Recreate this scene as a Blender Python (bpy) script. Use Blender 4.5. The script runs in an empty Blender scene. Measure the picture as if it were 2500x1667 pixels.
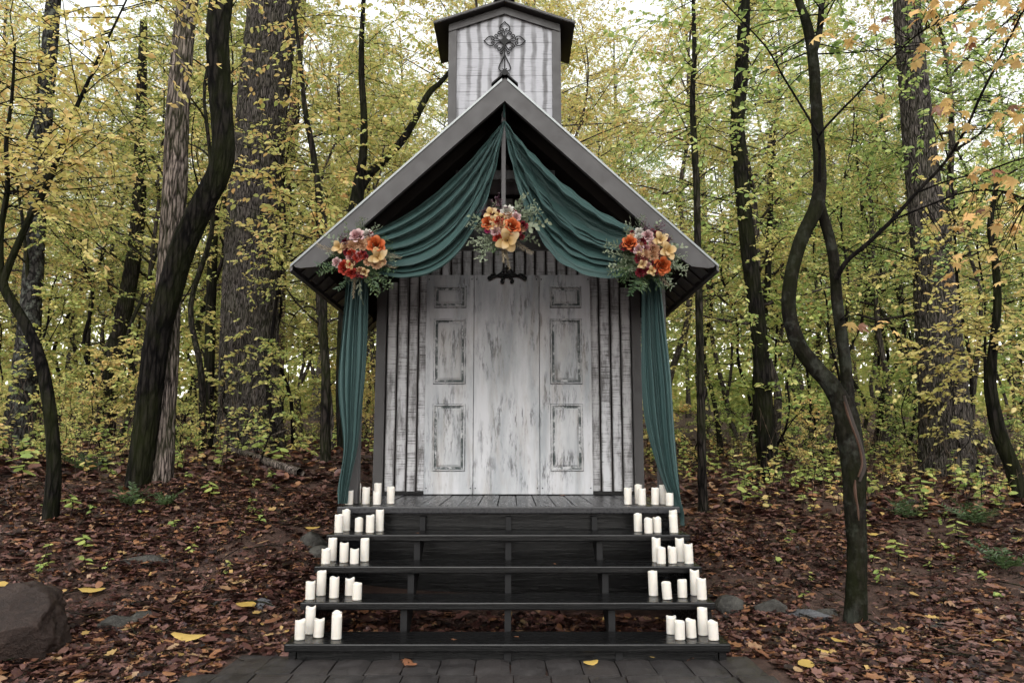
import bpy, bmesh, math, random
import numpy as np
from mathutils import Vector, Matrix, Euler, noise as mnoise

# ------------------------------------------------------------------ camera, sky, light, exposure
R = math.radians
rng = np.random.default_rng(11)
random.seed(11)
sc = bpy.context.scene
COL = sc.collection
cd = bpy.data.cameras.new('camera')
cam = bpy.data.objects.new('camera', cd)
COL.objects.link(cam)
cam.location = (0.025, 0.0, 1.17)
cam.rotation_euler = (R(90 + 8.13), 0, 0)
cd.sensor_width = 36.0
cd.lens = 26.68
cd.clip_start = 0.05
cd.clip_end = 500
sc.camera = cam

SUN_EL, SUN_AZ = R(38), R(184)       # overcast: a wide soft glow over the clearing behind the camera
wd = bpy.data.worlds.new('World')
sc.world = wd
wd.use_nodes = True
wn = wd.node_tree
sky = wn.nodes.new('ShaderNodeTexSky')
sky.sky_type = 'NISHITA'
sky.sun_disc = False
sky.sun_elevation = SUN_EL
sky.sun_rotation = SUN_AZ
sky.air_density = 3.0
sky.dust_density = 0.3
hs = wn.nodes.new('ShaderNodeHueSaturation')      # cloud cover takes the blue out of the sky
hs.inputs['Saturation'].default_value = 0.12
wn.links.new(sky.outputs[0], hs.inputs['Color'])
bg = wn.nodes['Background']
wn.links.new(hs.outputs[0], bg.inputs['Color'])
bg.inputs['Strength'].default_value = 0.15
sl = bpy.data.lights.new('sun', 'SUN')
sl.energy = 0.8
sl.angle = R(35)
sl.color = (1.0, 0.97, 0.93)
sun = bpy.data.objects.new('sun', sl)
COL.objects.link(sun)
sun.rotation_euler = (R(90) - SUN_EL, 0, math.pi - SUN_AZ)
sun.location = (0, -5, 20)
sc.view_settings.view_transform = 'Standard'
sc.view_settings.look = 'None'
sc.view_settings.exposure = 1.28
sc.view_settings.gamma = 1.0
sc.render.engine = 'CYCLES'
cy = sc.cycles
cy.max_bounces = 8
cy.diffuse_bounces = 6
cy.glossy_bounces = 2
cy.transmission_bounces = 6
cy.transparent_max_bounces = 4
cy.caustics_reflective = False
cy.caustics_refractive = False
cy.use_denoising = True
cy.use_adaptive_sampling = True
cy.adaptive_threshold = 0.03
cy.sample_clamp_indirect = 4.0

# ------------------------------------------------------------------ object helpers
def tag(o, label=None, cat=None, group=None, kind=None):
    if label: o['label'] = label
    if cat: o['category'] = cat
    if group: o['group'] = group
    if kind: o['kind'] = kind
    return o
def mesh(name, V, F, mats=None, smooth=False, mi=None):
    me = bpy.data.meshes.new(name)
    V = np.asarray(V, np.float32)
    if isinstance(F, np.ndarray):
        n, k = F.shape
        me.vertices.add(len(V)); me.vertices.foreach_set('co', V.ravel())
        me.loops.add(n * k); me.loops.foreach_set('vertex_index', F.ravel().astype(np.int32))
        me.polygons.add(n)
        me.polygons.foreach_set('loop_start', np.arange(0, n * k, k, dtype=np.int32))
        me.polygons.foreach_set('loop_total', np.full(n, k, np.int32))
        if smooth: me.polygons.foreach_set('use_smooth', np.ones(n, bool))
        if mi is not None: me.polygons.foreach_set('material_index', np.asarray(mi, np.int32))
        me.update(calc_edges=True); me.validate()
    else:
        me.from_pydata([tuple(map(float, v)) for v in V], [], F)
        if smooth: me.polygons.foreach_set('use_smooth', np.ones(len(me.polygons), bool))
        if mi is not None: me.polygons.foreach_set('material_index', np.asarray(mi, np.int32))
        me.update()
    for m in (mats if isinstance(mats, (list, tuple)) else [mats]):
        if m is not None: me.materials.append(m)
    return me
def put(o, parent):
    if parent is not None:
        o.parent = parent
        o.matrix_parent_inverse = Matrix.Translation(-Vector(ORIG.get(parent.name, (0, 0, 0))))
    return o
ORIG = {}
def link(name, me, parent=None, loc=None, rot=None, scale=None, bev=0):
    o = bpy.data.objects.new(name, me)
    COL.objects.link(o)
    if parent is not None: put(o, parent)
    if loc is not None: o.location = loc
    if rot is not None: o.rotation_euler = rot
    if scale is not None: o.scale = (scale,) * 3 if isinstance(scale, (int, float)) else scale
    if bev:
        b = o.modifiers.new('bevel', 'BEVEL'); b.width = bev; b.segments = 2; b.limit_method = 'ANGLE'; b.angle_limit = R(40)
    return o
def empty(name, loc, label, cat, group=None):
    o = bpy.data.objects.new(name, None)
    COL.objects.link(o)
    o.location = loc; o.empty_display_size = 0.1
    ORIG[o.name] = tuple(loc)
    return tag(o, label, cat, group)
class MB:
    """collects simple solids into one mesh"""
    def __init__(s): s.v = []; s.f = []; s.m = []
    def add(s, V, F, m=0):
        b = len(s.v); s.v += [tuple(p) for p in V]
        for q in F: s.f.append([b + i for i in q]); s.m.append(m)
        return s
    def box(s, x0, x1, y0, y1, z0, z1, m=0):
        V = [(x, y, z) for z in (z0, z1) for y in (y0, y1) for x in (x0, x1)]
        return s.add(V, [(0, 2, 3, 1), (4, 5, 7, 6), (0, 1, 5, 4), (2, 6, 7, 3), (0, 4, 6, 2), (1, 3, 7, 5)], m)
    def prism(s, poly, y0, y1, m=0):      # polygon in x,z (counter-clockwise seen from -y), extruded along y
        n = len(poly)
        V = [(x, y0, z) for x, z in poly] + [(x, y1, z) for x, z in poly]
        F = [list(range(n)), list(range(2 * n - 1, n - 1, -1))]
        F += [[i, i + n, (i + 1) % n + n, (i + 1) % n] for i in range(n)]
        return s.add(V, F, m)
    def prismx(s, poly, x0, x1, m=0):     # polygon in y,z extruded along x
        n = len(poly)
        V = [(x0, y, z) for y, z in poly] + [(x1, y, z) for y, z in poly]
        F = [list(range(n))[::-1], list(range(n, 2 * n))]
        F += [[i, (i + 1) % n, (i + 1) % n + n, i + n] for i in range(n)]
        return s.add(V, F, m)
    def obj(s, name, mats, parent=None, bev=0, smooth=False, **k):
        me = mesh(name, s.v, s.f, mats, smooth, s.m)
        bm = bmesh.new(); bm.from_mesh(me); bmesh.ops.recalc_face_normals(bm, faces=bm.faces[:]); bm.to_mesh(me); bm.free()
        return link(name, me, parent, bev=bev, **k)
def catmull(P, m):
    P = np.asarray(P, float); n = len(P)
    Q = np.vstack([2 * P[0] - P[1], P, 2 * P[-1] - P[-2]])
    out = []
    for i in range(n - 1):
        p0, p1, p2, p3 = Q[i:i + 4]
        for t in np.linspace(0, 1, m, endpoint=False):
            out.append(.5 * ((2 * p1) + (-p0 + p2) * t + (2 * p0 - 5 * p1 + 4 * p2 - p3) * t * t + (-p0 + 3 * p1 - 3 * p2 + p3) * t ** 3))
    out.append(P[-1])
    return np.array(out)
def tube(P, rad, seg=8, ridges=0, amp=0.0, seed=0, cap=True):
    P = np.asarray(P, float)[:, :3]; rad = np.asarray(rad, float); n = len(P)
    T = np.gradient(P, axis=0); T /= np.linalg.norm(T, axis=1)[:, None] + 1e-9
    a = np.array([1., 0, 0]) if abs(T[0][0]) < .8 else np.array([0, 0, 1.])
    N = np.zeros((n, 3)); N[0] = a - T[0] * (a @ T[0]); N[0] /= np.linalg.norm(N[0])
    for i in range(1, n):
        v = N[i - 1] - T[i] * (N[i - 1] @ T[i]); N[i] = v / (np.linalg.norm(v) + 1e-9)
    B = np.cross(T, N)
    th = np.linspace(0, 2 * math.pi, seg, endpoint=False)
    s = np.concatenate([[0], np.cumsum(np.linalg.norm(np.diff(P, axis=0), axis=1))])
    TH, SS = np.meshgrid(th, s)
    rr = np.repeat(rad[:, None], seg, 1)
    if ridges:
        q = seed * 1.7
        w = 1.3 * np.sin(2.1 * SS + 2 * TH + q) + 1.0 * np.sin(5.3 * SS - 3 * TH + 2 * q) + .7 * np.sin(11.7 * SS + 5 * TH + q * 3) + .5 * np.sin(23 * SS - 7 * TH)
        rg = 1 - np.abs(np.sin(.5 * ridges * TH + w))
        brk = .5 + .5 * np.sin(31 * SS + 9 * np.sin(4 * TH + q) + 3 * np.sin(13 * TH))
        big = np.sin(2 * TH + .9 * SS + q) * .5 + np.sin(3 * TH - 1.3 * SS) * .4
        rr = rr * (1 + amp * (.75 * rg ** .7 + .25 * brk - .5) + .025 * big)
    V = P[:, None, :] + rr[..., None] * (np.cos(TH)[..., None] * N[:, None, :] + np.sin(TH)[..., None] * B[:, None, :])
    i = np.arange(n - 1)[:, None] * seg; j = np.arange(seg)[None, :]; k = (j + 1) % seg
    F = np.stack([i + j, i + k, i + k + seg, i + j + seg], -1).reshape(-1, 4)
    return V.reshape(-1, 3), F
class NB:
    """collects big numpy quads / tris into one mesh"""
    def __init__(s): s.V = []; s.F = []; s.n = 0
    def add(s, V, F):
        s.V.append(np.asarray(V, float)); s.F.append(np.asarray(F) + s.n); s.n += len(V); return s
    def mesh(s, name, mats, smooth=False): return mesh(name, np.vstack(s.V), np.vstack(s.F), mats, smooth)
def scatter(TV, TF, pos, rot, scl):
    """template copied to n places; rot (n,3,3)"""
    TV = np.asarray(TV, float); TF = np.asarray(TF); n = len(pos)
    V = np.einsum('nij,kj->nki', rot, TV) * np.asarray(scl).reshape(n, 1, -1) + np.asarray(pos)[:, None, :]
    F = TF[None] + (np.arange(n) * len(TV))[:, None, None]
    return V.reshape(-1, 3), F.reshape(-1, TF.shape[1])
def frames(d, nrm):
    """rotation matrices with local x along d and local z near nrm"""
    d = d / (np.linalg.norm(d, axis=1)[:, None] + 1e-9)
    z = nrm - d * np.sum(nrm * d, 1)[:, None]; z /= np.linalg.norm(z, axis=1)[:, None] + 1e-9
    y = np.cross(z, d)
    return np.stack([d, y, z], -1)
def sstep(a, b, x):
    t = np.clip((x - a) / (b - a), 0, 1); return t * t * (3 - 2 * t)
def terr(x, y):
    x = np.asarray(x, float); y = np.asarray(y, float)
    zl = np.interp(y, [0, 4.1, 4.7, 5.5, 6.5, 7.5, 9, 11, 15, 25, 45, 90], [0, 0, .05, .26, .52, .80, 1.0, 1.12, 1.28, 1.6, 3.0, 7])
    zr = np.interp(y, [0, 4.7, 5.5, 6.5, 8, 11, 15, 25, 45, 90], [0, 0, .06, .22, .5, .74, .95, 1.5, 3.2, 7])
    w = sstep(-2.0, 2.4, x)
    z = zl * (1 - w) + zr * w
    z = z * (1 - .35 * sstep(1.9, 1.2, np.abs(x)) * sstep(4.6, 5.2, y) * sstep(9.5, 8.0, y))
    b = .05 * np.sin(1.7 * x + .6 * y) * np.sin(1.3 * y - .5 * x) + .03 * np.sin(3.9 * x + 1) * np.sin(3.3 * y + 2)
    return z + b * sstep(4.7, 6.5, y)

# ------------------------------------------------------------------ material helpers
class Mat:
    def __init__(s, name):
        s.m = bpy.data.materials.new(name); s.m.use_nodes = True; s.nt = s.m.node_tree
        s.b = s.nt.nodes['Principled BSDF']; s.out = s.nt.nodes['Material Output']
    def put(s, sock, v):
        if isinstance(v, bpy.types.NodeSocket): s.nt.links.new(v, sock)
        elif isinstance(v, (tuple, list)) and len(v) == 3 and sock.type == 'RGBA': sock.default_value = (*v, 1)
        else: sock.default_value = v
    def n(s, t, props=None, **inp):
        nd = s.nt.nodes.new('ShaderNode' + t)
        for k, v in (props or {}).items(): setattr(nd, k, v)
        for k, v in inp.items(): s.put(nd.inputs[k.replace('_', ' ')], v)
        return nd
    def coord(s, kind='Object', scale=(1, 1, 1), loc=(0, 0, 0), rot=(0, 0, 0)):
        src = s.n('NewGeometry').outputs['Position'] if kind == 'World' else s.n('TexCoord').outputs[kind]
        return s.n('Mapping', Vector=src, Scale=scale, Location=loc, Rotation=rot).outputs[0]
    def noise(s, vec, scale=5, detail=5, rough=.55, dist=0):
        return s.n('TexNoise', Vector=vec, Scale=scale, Detail=detail, Roughness=rough, Distortion=dist).outputs['Fac']
    def ramp(s, fac, stops, interp='LINEAR'):
        nd = s.n('ValToRGB', Fac=fac); cr = nd.color_ramp; cr.interpolation = interp
        while len(cr.elements) < len(stops): cr.elements.new(.5)
        for e, (p, c) in zip(cr.elements, stops):
            e.position = p; e.color = (c, c, c, 1) if isinstance(c, (int, float)) else (*c, 1)
        return nd.outputs[0]
    def math(s, op, a, b=0.0, clamp=False):
        nd = s.n('Math', {'operation': op, 'use_clamp': clamp}); s.put(nd.inputs[0], a); s.put(nd.inputs[1], b); return nd.outputs[0]
    def mix(s, fac, a, b, blend='MIX'):
        nd = s.n('Mix', {'data_type': 'RGBA', 'blend_type': blend})
        s.put(nd.inputs[0], fac); s.put(nd.inputs[6], a); s.put(nd.inputs[7], b); return nd.outputs[2]
    def bump(s, h, strength=.5, dist=.01):
        s.put(s.b.inputs['Normal'], s.n('Bump', Height=h, Strength=strength, Distance=dist).outputs[0])
    def set(s, **k):
        for a, v in k.items(): s.put(s.b.inputs[a.replace('_', ' ')], v)
        return s

def leaf_material(name, stops, trans=.5, rough=.42, objw=.35, spec=.35):
    M = Mat(name)
    r = M.n('NewGeometry').outputs['Random Per Island']
    o = M.n('ObjectInfo').outputs['Random']
    f = M.math('ADD', M.math('MULTIPLY', r, 1 - objw), M.math('MULTIPLY', o, objw))
    c = M.ramp(f, stops)
    nz = M.noise(M.coord('Object'), 60, 2)
    c = M.mix(M.math('MULTIPLY', M.ramp(nz, [(.55, 0.0), (.75, 1.0)]), .35), c, (.16, .09, .03))
    M.set(Base_Color=c, Roughness=rough, Specular_IOR_Level=spec)
    if trans:
        t = M.n('BsdfTranslucent', Color=c)
        mx = M.n('MixShader', Fac=trans)
        M.nt.links.new(M.b.outputs[0], mx.inputs[1]); M.nt.links.new(t.outputs[0], mx.inputs[2])
        M.nt.links.new(mx.outputs[0], M.out.inputs[0])
    return M.m
YG, GR, YE, OR, BR, DG = (.54, .57, .19), (.31, .39, .12), (.76, .64, .27), (.72, .44, .18), (.30, .16, .08), (.13, .20, .06)
LEAF_LEFT = leaf_material('leaf_yellow_green', [(0, (.15, .20, .06)), (.2, GR), (.42, (.52, .55, .18)), (.62, (.67, .61, .22)), (.82, (.76, .60, .24)), (.95, OR), (1, BR)])
LEAF_RIGHT = leaf_material('leaf_fresh_green', [(0, DG), (.22, (.27, .38, .12)), (.5, (.43, .55, .17)), (.74, (.60, .60, .21)), (.93, YE), (1, OR)])
LEAF_GOLD = leaf_material('leaf_gold', [(0, YG), (.3, (.66, .60, .20)), (.62, YE), (.88, OR), (1, BR)])
LEAF_SHRUB = leaf_material('leaf_shrub', [(0, DG), (.35, (.28, .39, .11)), (.7, (.50, .56, .17)), (.92, YE), (1, OR)])
LEAF_FAR = leaf_material('leaf_far', [(0, GR), (.35, YG), (.65, (.63, .61, .22)), (.88, YE), (1, OR)])
LITTER = leaf_material('leaf_litter', [(0, (.006, .003, .003)), (.22, (.022, .009, .009)), (.42, (.062, .025, .021)), (.60, (.105, .050, .042)), (.74, (.150, .082, .070)), (.84, (.15, .062, .032)), (.93, (.23, .11, .052)), (.975, (.24, .155, .095)), (1, (.38, .25, .08))], trans=.05, rough=.36, objw=0, spec=.26)
MAPLE = leaf_material('leaf_maple_orange', [(0, (.70, .46, .14)), (.5, (.76, .55, .24)), (.85, (.74, .46, .18)), (1, (.45, .20, .07))], trans=.4, objw=.8, rough=.5)
GOLDFALL = leaf_material('leaf_fallen_gold', [(0, (.36, .24, .06)), (1, (.48, .33, .10))], trans=.1, objw=.9)
DEADLEAF = leaf_material('leaf_dead_brown', [(0, (.10, .045, .025)), (1, (.24, .10, .05))], trans=.15, objw=.9)
FERN = leaf_material('fern_green', [(0, (.030, .058, .020)), (1, (.075, .12, .045))], trans=.3)

def bark_material(name, dark, light, vs=(14, 14, 2.2), moss=0.0, lichen=0.0, bump=1.0, mossc=(.030, .038, .010), crack=.25):
    M = Mat(name)
    v = M.coord('World', vs)
    n1 = M.noise(v, 1.6, 8, .65, .6)
    n2 = M.noise(M.coord('World', (40, 40, 9)), 1.5, 4)
    vo = M.n('TexVoronoi', {'feature': 'DISTANCE_TO_EDGE'}, Vector=v, Scale=1.3).outputs[0]
    h = M.math('ADD', M.math('MULTIPLY', n1, .7), M.math('MULTIPLY', n2, .35))
    h = M.math('ADD', h, M.math('MULTIPLY', M.ramp(vo, [(0, 0.0), (.18, 1.0)]), crack))
    c = M.ramp(h, [(.52 - (.25 - crack) * .6, dark), (.70 - (.25 - crack) * .6, tuple(.35 * a + .65 * b * .5 for a, b in zip(dark, light))), (.84 - (.25 - crack) * .6, light)])
    if lichen:
        l = M.noise(M.coord('World', (3, 3, 3)), 2.2, 6, .7)
        c = M.mix(M.math('MULTIPLY', M.ramp(l, [(.5, 0.0), (.62, 1.0)]), lichen), c, (.11, .12, .10))
    if moss:
        l = M.noise(M.coord('World', (2, 2, 1.2)), 1.5, 7, .7)
        c = M.mix(M.math('MULTIPLY', M.ramp(l, [(.42, 0.0), (.62, 1.0)]), moss), c, mossc)
    M.set(Base_Color=c, Roughness=.85, Specular_IOR_Level=.06)
    M.bump(h, bump, .03)
    return M.m
BARK_POP = bark_material('bark_poplar', (.005, .004, .0035), (.125, .108, .098), (36, 36, 3.2), moss=.2, bump=1.0)
BARK_DARK = bark_material('bark_dark_wet', (.0012, .001, .001), (.016, .0135, .012), moss=.5, mossc=(.014, .017, .004))
BARK_PALE = bark_material('bark_pale', (.010, .0075, .0065), (.26, .21, .185), (22, 22, 2.4), moss=.35)
BARK_MID = bark_material('bark_brown', (.0025, .002, .0018), (.032, .026, .023), (18, 18, 3), moss=.3)
BARK_LICHEN = bark_material('bark_lichen', (.005, .0045, .004), (.045, .042, .039), (12, 12, 5), lichen=.7)
BARK_SMOOTH = bark_material('bark_smooth_mossy', (.002, .0016, .0013), (.026, .0215, .018), (14, 14, 7), moss=.75, lichen=.25, bump=.6, mossc=(.0075, .009, .0025), crack=.0)
BARK_TWIG = bark_material('bark_twig', (.003, .0025, .0022), (.014, .0115, .010))
BARK_FAR = bark_material('bark_distant', (.020, .016, .014), (.105, .088, .078), (18, 18, 3), moss=.2)
BARK_TAN = bark_material('bark_tan', (.05, .034, .026), (.17, .12, .09), (20, 20, 3))

# ------------------------------------------------------------------ ground, paving
def ground_material():
    M = Mat('forest_soil')
    n = M.noise(M.coord('World'), 6, 8, .7)
    n2 = M.noise(M.coord('World'), 45, 6, .7)
    c = M.ramp(n, [(.3, (.026, .016, .013)), (.55, (.070, .044, .036)), (.8, (.12, .078, .06))])
    c = M.mix(M.ramp(n2, [(.5, 0.0), (.7, .8)]), c, (.13, .075, .05))
    M.set(Base_Color=c, Roughness=.7, Specular_IOR_Level=.1); M.bump(M.math('ADD', n, n2), .8, .03)
    return M.m
SOIL = ground_material()
gx = np.concatenate([np.linspace(-130, -12, 26), np.linspace(-11, 11, 111), np.linspace(12, 130, 26)])
gy = np.concatenate([np.linspace(-60, 2.5, 14), np.linspace(3, 16, 90), np.linspace(17, 150, 46)])
GX, GY = np.meshgrid(gx, gy)
GZ = terr(GX, GY) - .012
GZ -= .05 * sstep(4.9, 4.5, GY) * sstep(3.2, 1.9, np.abs(GX)) * 0
nx, ny = len(gx), len(gy)
ii = np.arange(ny - 1)[:, None] * nx + np.arange(nx - 1)[None, :]
tag(link('ground', mesh('ground', np.stack([GX, GY, GZ], -1).reshape(-1, 3), np.stack([ii, ii + 1, ii + nx + 1, ii + nx], -1).reshape(-1, 4), SOIL, True)), 'dark brown forest floor rising gently behind the chapel', kind='structure')

def paver_material():
    M = Mat('wet_grey_paver')
    o = M.n('ObjectInfo').outputs['Random']
    n = M.noise(M.coord('World'), 9, 8, .7); n2 = M.noise(M.coord('World'), 120, 4, .7)
    c = M.ramp(n, [(.3, (.014, .0125, .0125)), (.55, (.030, .027, .0265)), (.8, (.055, .05, .049))])
    c = M.mix(M.math('MULTIPLY', o, .45), c, (.045, .037, .034))
    c = M.mix(M.ramp(n2, [(.62, 0.0), (.75, .4)]), c, (.10, .095, .09))
    M.set(Base_Color=c, Roughness=M.ramp(n, [(.35, .28), (.65, .55)]), Specular_IOR_Level=.28); M.bump(M.math('ADD', n, M.math('MULTIPLY', n2, .5)), .45, .008)
    return M.m
PAVER = paver_material()
bed = MB(); bed.box(-1.62, 1.50, 2.2, 4.56, -.06, .004)
path = bed.obj('path', SOIL); tag(path, 'grey paver landing in front of the steps', kind='structure')
def paver_mesh(w, d, seed):
    r = random.Random(seed); n = 5
    V = []; F = []
    for j in range(n):
        for i in range(n):
            e = min(i, j, n - 1 - i, n - 1 - j) == 0
            x = (i / (n - 1) - .5) * w + r.uniform(-.003, .003); y = (j / (n - 1) - .5) * d + r.uniform(-.003, .003)
            V.append((x, y, (.036 if e else .045) + r.uniform(-.002, .002)))
    for j in range(n - 1):
        for i in range(n - 1): F.append((j * n + i, j * n + i + 1, (j + 1) * n + i + 1, (j + 1) * n + i))
    ring = [i for i in range(n)] + [j * n + n - 1 for j in range(1, n)] + [(n - 1) * n + i for i in range(n - 2, -1, -1)] + [j * n for j in range(n - 2, 0, -1)]
    b = len(V); V += [(V[k][0] * 1.01, V[k][1] * 1.01, -.02) for k in ring]
    m = len(ring)
    F += [(ring[k], b + k, b + (k + 1) % m, ring[(k + 1) % m]) for k in range(m)]
    return mesh('paver', V, F, PAVER)
pav = [paver_mesh(.183, .355, i) for i in range(5)]
for row in range(6):
    y = 4.30 - row * .368
    x0 = [-1.41, -1.58, -1.50, -1.58, -1.50, -1.58][row]
    k = 0; x = x0
    while x < 1.42 + (0 if row else -.02):
        o = link('paver', pav[(k * 3 + row * 2) % 5], path, (x, y - .012 * x, random.uniform(-.004, .003) - .012), (random.uniform(-.012, .012), random.uniform(-.012, .012), random.uniform(-.015, .015)))
        x += .19 * random.uniform(.995, 1.005); k += 1

# ------------------------------------------------------------------ chapel materials
def painted_wood(name, vertical=True, edge=.5, wear=.5, scratch=.6):
    """white paint over dark stain, worn along the board edges and by saw marks"""
    M = Mat(name)
    W = M.coord('World'); o = M.n('ObjectInfo').outputs['Random']
    off = M.n('CombineXYZ', X=M.math('MULTIPLY', o, 37), Y=0, Z=M.math('MULTIPLY', o, 91)).outputs[0]
    ad = M.n('VectorMath', {'operation': 'ADD'}); M.put(ad.inputs[0], W); M.put(ad.inputs[1], off)
    P = ad.outputs[0]
    mp = lambda sx, sy, sz, src=P: M.n('Mapping', Vector=src, Scale=(sx, sy, sz)).outputs[0]
    gen = M.n('SeparateXYZ', Vector=M.n('TexCoord').outputs['Generated'])
    g = gen.outputs[0] if vertical else gen.outputs[2]
    e = M.math('MULTIPLY', M.math('ABSOLUTE', M.math('SUBTRACT', g, .5)), 2.0)
    wob = M.noise(mp(6, 6, 5), 1, 4)
    e = M.math('ADD', e, M.math('MULTIPLY', M.math('SUBTRACT', wob, .5), .55))
    edgem = M.math('MULTIPLY', M.ramp(e, [(.60, 0.0), (.86, .55), (1.0, 1.0)]), edge)
    saw = M.math('MULTIPLY', M.ramp(M.noise(mp(3, 3, 140), 1, 3, .6), [(.50, 0.0), (.62, 1.0)]), M.ramp(M.noise(mp(7, 7, 5), 1, 3), [(.40, 0.0), (.58, 1.0)]))
    blot = M.ramp(M.noise(mp(9, 9, 2.2), 1, 7, .7), [(.47, 0.0), (.66, 1.0)])
    f = M.math('ADD', edgem, M.math('ADD', M.math('MULTIPLY', saw, scratch), M.math('MULTIPLY', blot, wear)), True)
    white = M.mix(M.math('MULTIPLY', o, .55), M.mix(M.noise(mp(4, 4, 2), 1, 4), (.42, .42, .445), (.55, .55, .565)), (.24, .225, .215))
    c = M.mix(f, white, M.mix(M.noise(mp(5, 5, 2), 1.3, 3), (.035, .032, .034), (.13, .12, .12)))
    M.set(Base_Color=c, Roughness=.55)
    M.bump(M.math('ADD', M.noise(mp(5, 5, 120), 1, 3), M.noise(mp(40, 40, 4), 1, 3)), .35, .004)
    return M.m
SIDING = painted_wood('painted_siding', True, 1.0, .95, .95)
TOWERB = painted_wood('painted_tower_board', False, .35, .12, .55)
def tower_board():
    M = Mat('painted_tower_boards')
    W = M.coord('World')
    mp = lambda sx, sy, sz, l=(0, 0, 0): M.n('Mapping', Vector=W, Scale=(sx, sy, sz), Location=l).outputs[0]
    x = M.n('SeparateXYZ', Vector=W).outputs[0]
    wob = M.math('MULTIPLY', M.math('SUBTRACT', M.noise(mp(2, 2, 2.6), 1, 4), .5), .10)
    s = M.math('SINE', M.math('MULTIPLY', M.math('ADD', x, wob), 2 * math.pi / .107))
    amp = M.ramp(M.noise(mp(5, 5, 1.7), 1, 3), [(.35, .15), (.6, 1.0)])
    st = M.math('MULTIPLY', M.ramp(M.math('ADD', M.math('MULTIPLY', s, .5), .5), [(.42, 0.0), (.92, 1.0)]), amp)
    saw = M.math('MULTIPLY', M.ramp(M.noise(mp(4, 4, 150), 1, 3, .6), [(.53, 0.0), (.66, .8)]), M.ramp(M.noise(mp(6, 6, 4), 1, 3), [(.42, 0.0), (.62, 1.0)]))
    f = M.math('ADD', st, saw, True)
    c = M.mix(f, M.mix(M.noise(mp(4, 4, 3), 1, 3), (.23, .23, .25), (.33, .33, .35)), (.055, .052, .055))
    M.set(Base_Color=c, Roughness=.6); M.bump(M.noise(mp(5, 5, 150), 1, 3), .35, .004)
    return M.m
TOWERB = tower_board()
def door_paint(name, base0, base1, green=.0):
    M = Mat(name)
    W = M.coord('World'); mp = lambda sx, sy, sz, l=(0, 0, 0): M.n('Mapping', Vector=W, Scale=(sx, sy, sz), Location=l).outputs[0]
    big = M.noise(mp(1.4, 1.4, .9), 1.6, 3)
    c = M.mix(big, base0, base1)
    c = M.mix(M.math('MULTIPLY', M.ramp(M.noise(mp(7, 7, 1.2, (3, 0, 9)), 1, 5, .6), [(.42, 0.0), (.66, 1.0)]), .7), c, (.20, .22, .235))
    sm = M.math('MULTIPLY', M.ramp(M.noise(mp(26, 26, 4.2), 1, 8, .75), [(.50, 0.0), (.585, 1.0)]), M.ramp(M.noise(mp(3.4, 3.4, 2.3, (1, 0, 4)), 1, 4), [(.43 - green, 0.0), (.58 - green, 1.0)]))
    c = M.mix(M.math('MULTIPLY', sm, .85), c, (.06, .06, .065))
    brown = M.math('MULTIPLY', M.ramp(M.noise(mp(9, 9, 1.5, (6, 0, 2)), 1, 5, .7), [(.50, 0.0), (.68, 1.0)]), .40)
    c = M.mix(brown, c, (.28, .24, .20))
    M.set(Base_Color=c, Roughness=.5); M.bump(M.noise(mp(50, 50, 4), 1, 4), .2, .003)
    return M.m
DOOR = door_paint('door_white_paint', (.40, .40, .42), (.50, .50, .52), 0.0)
DOORW = door_paint('door_white_paint_worn', (.35, .35, .36), (.47, .47, .485), .06)
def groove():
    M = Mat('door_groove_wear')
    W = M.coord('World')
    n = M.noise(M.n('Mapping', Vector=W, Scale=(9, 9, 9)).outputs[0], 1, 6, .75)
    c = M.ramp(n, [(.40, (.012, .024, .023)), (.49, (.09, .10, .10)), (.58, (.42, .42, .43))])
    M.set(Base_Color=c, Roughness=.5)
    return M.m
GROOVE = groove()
def plain(name, c0, c1, rough=.6, scale=(3, 3, 3), bump=.15, nscale=3, metallic=0.0, spec=.5, dist=.003):
    M = Mat(name)
    n = M.noise(M.coord('World', scale), nscale, 6, .65)
    M.set(Base_Color=M.mix(n, c0, c1), Roughness=M.ramp(n, [(.3, max(.03, rough - .1)), (.7, rough + .1)]), Metallic=metallic, Specular_IOR_Level=spec)
    M.bump(n, bump, dist)
    return M.m
TRIM = plain('trim_taupe_grey', (.024, .0217, .0215), (.037, .0333, .033), .6, (3, 3, 3), .2)
SHEATH = plain('sheathing_dark', (.008, .0065, .006), (.022, .018, .016), .85, spec=.05)
BLACKWOOD = plain('stained_black_wood', (.0025, .0025, .0026), (.008, .0078, .008), .24, (1.5, 22, 22), .5, 2.2, spec=.20, dist=.004)
DECKWOOD = plain('stained_deck_grey', (.010, .010, .011), (.026, .0255, .028), .30, (22, 1.5, 22), .4, 2.2, spec=.3)
STRINGER = plain('stringer_grey', (.008, .008, .0085), (.018, .0175, .018), .6, (20, 20, 2), .3, spec=.12)
METAL = plain('roof_metal', (.035, .032, .032), (.06, .055, .054), .38, (5, 5, 5), .05, 4, .55)
METALEDGE = plain('rake_trim_metal', (.10, .105, .105), (.18, .19, .19), .35, (8, 8, 8), .05, 4, .6)
IRON = plain('wrought_iron', (.0025, .0025, .0027), (.009, .0085, .0085), .5, (40, 40, 40), .3, 4, .0, spec=.15)

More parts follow.
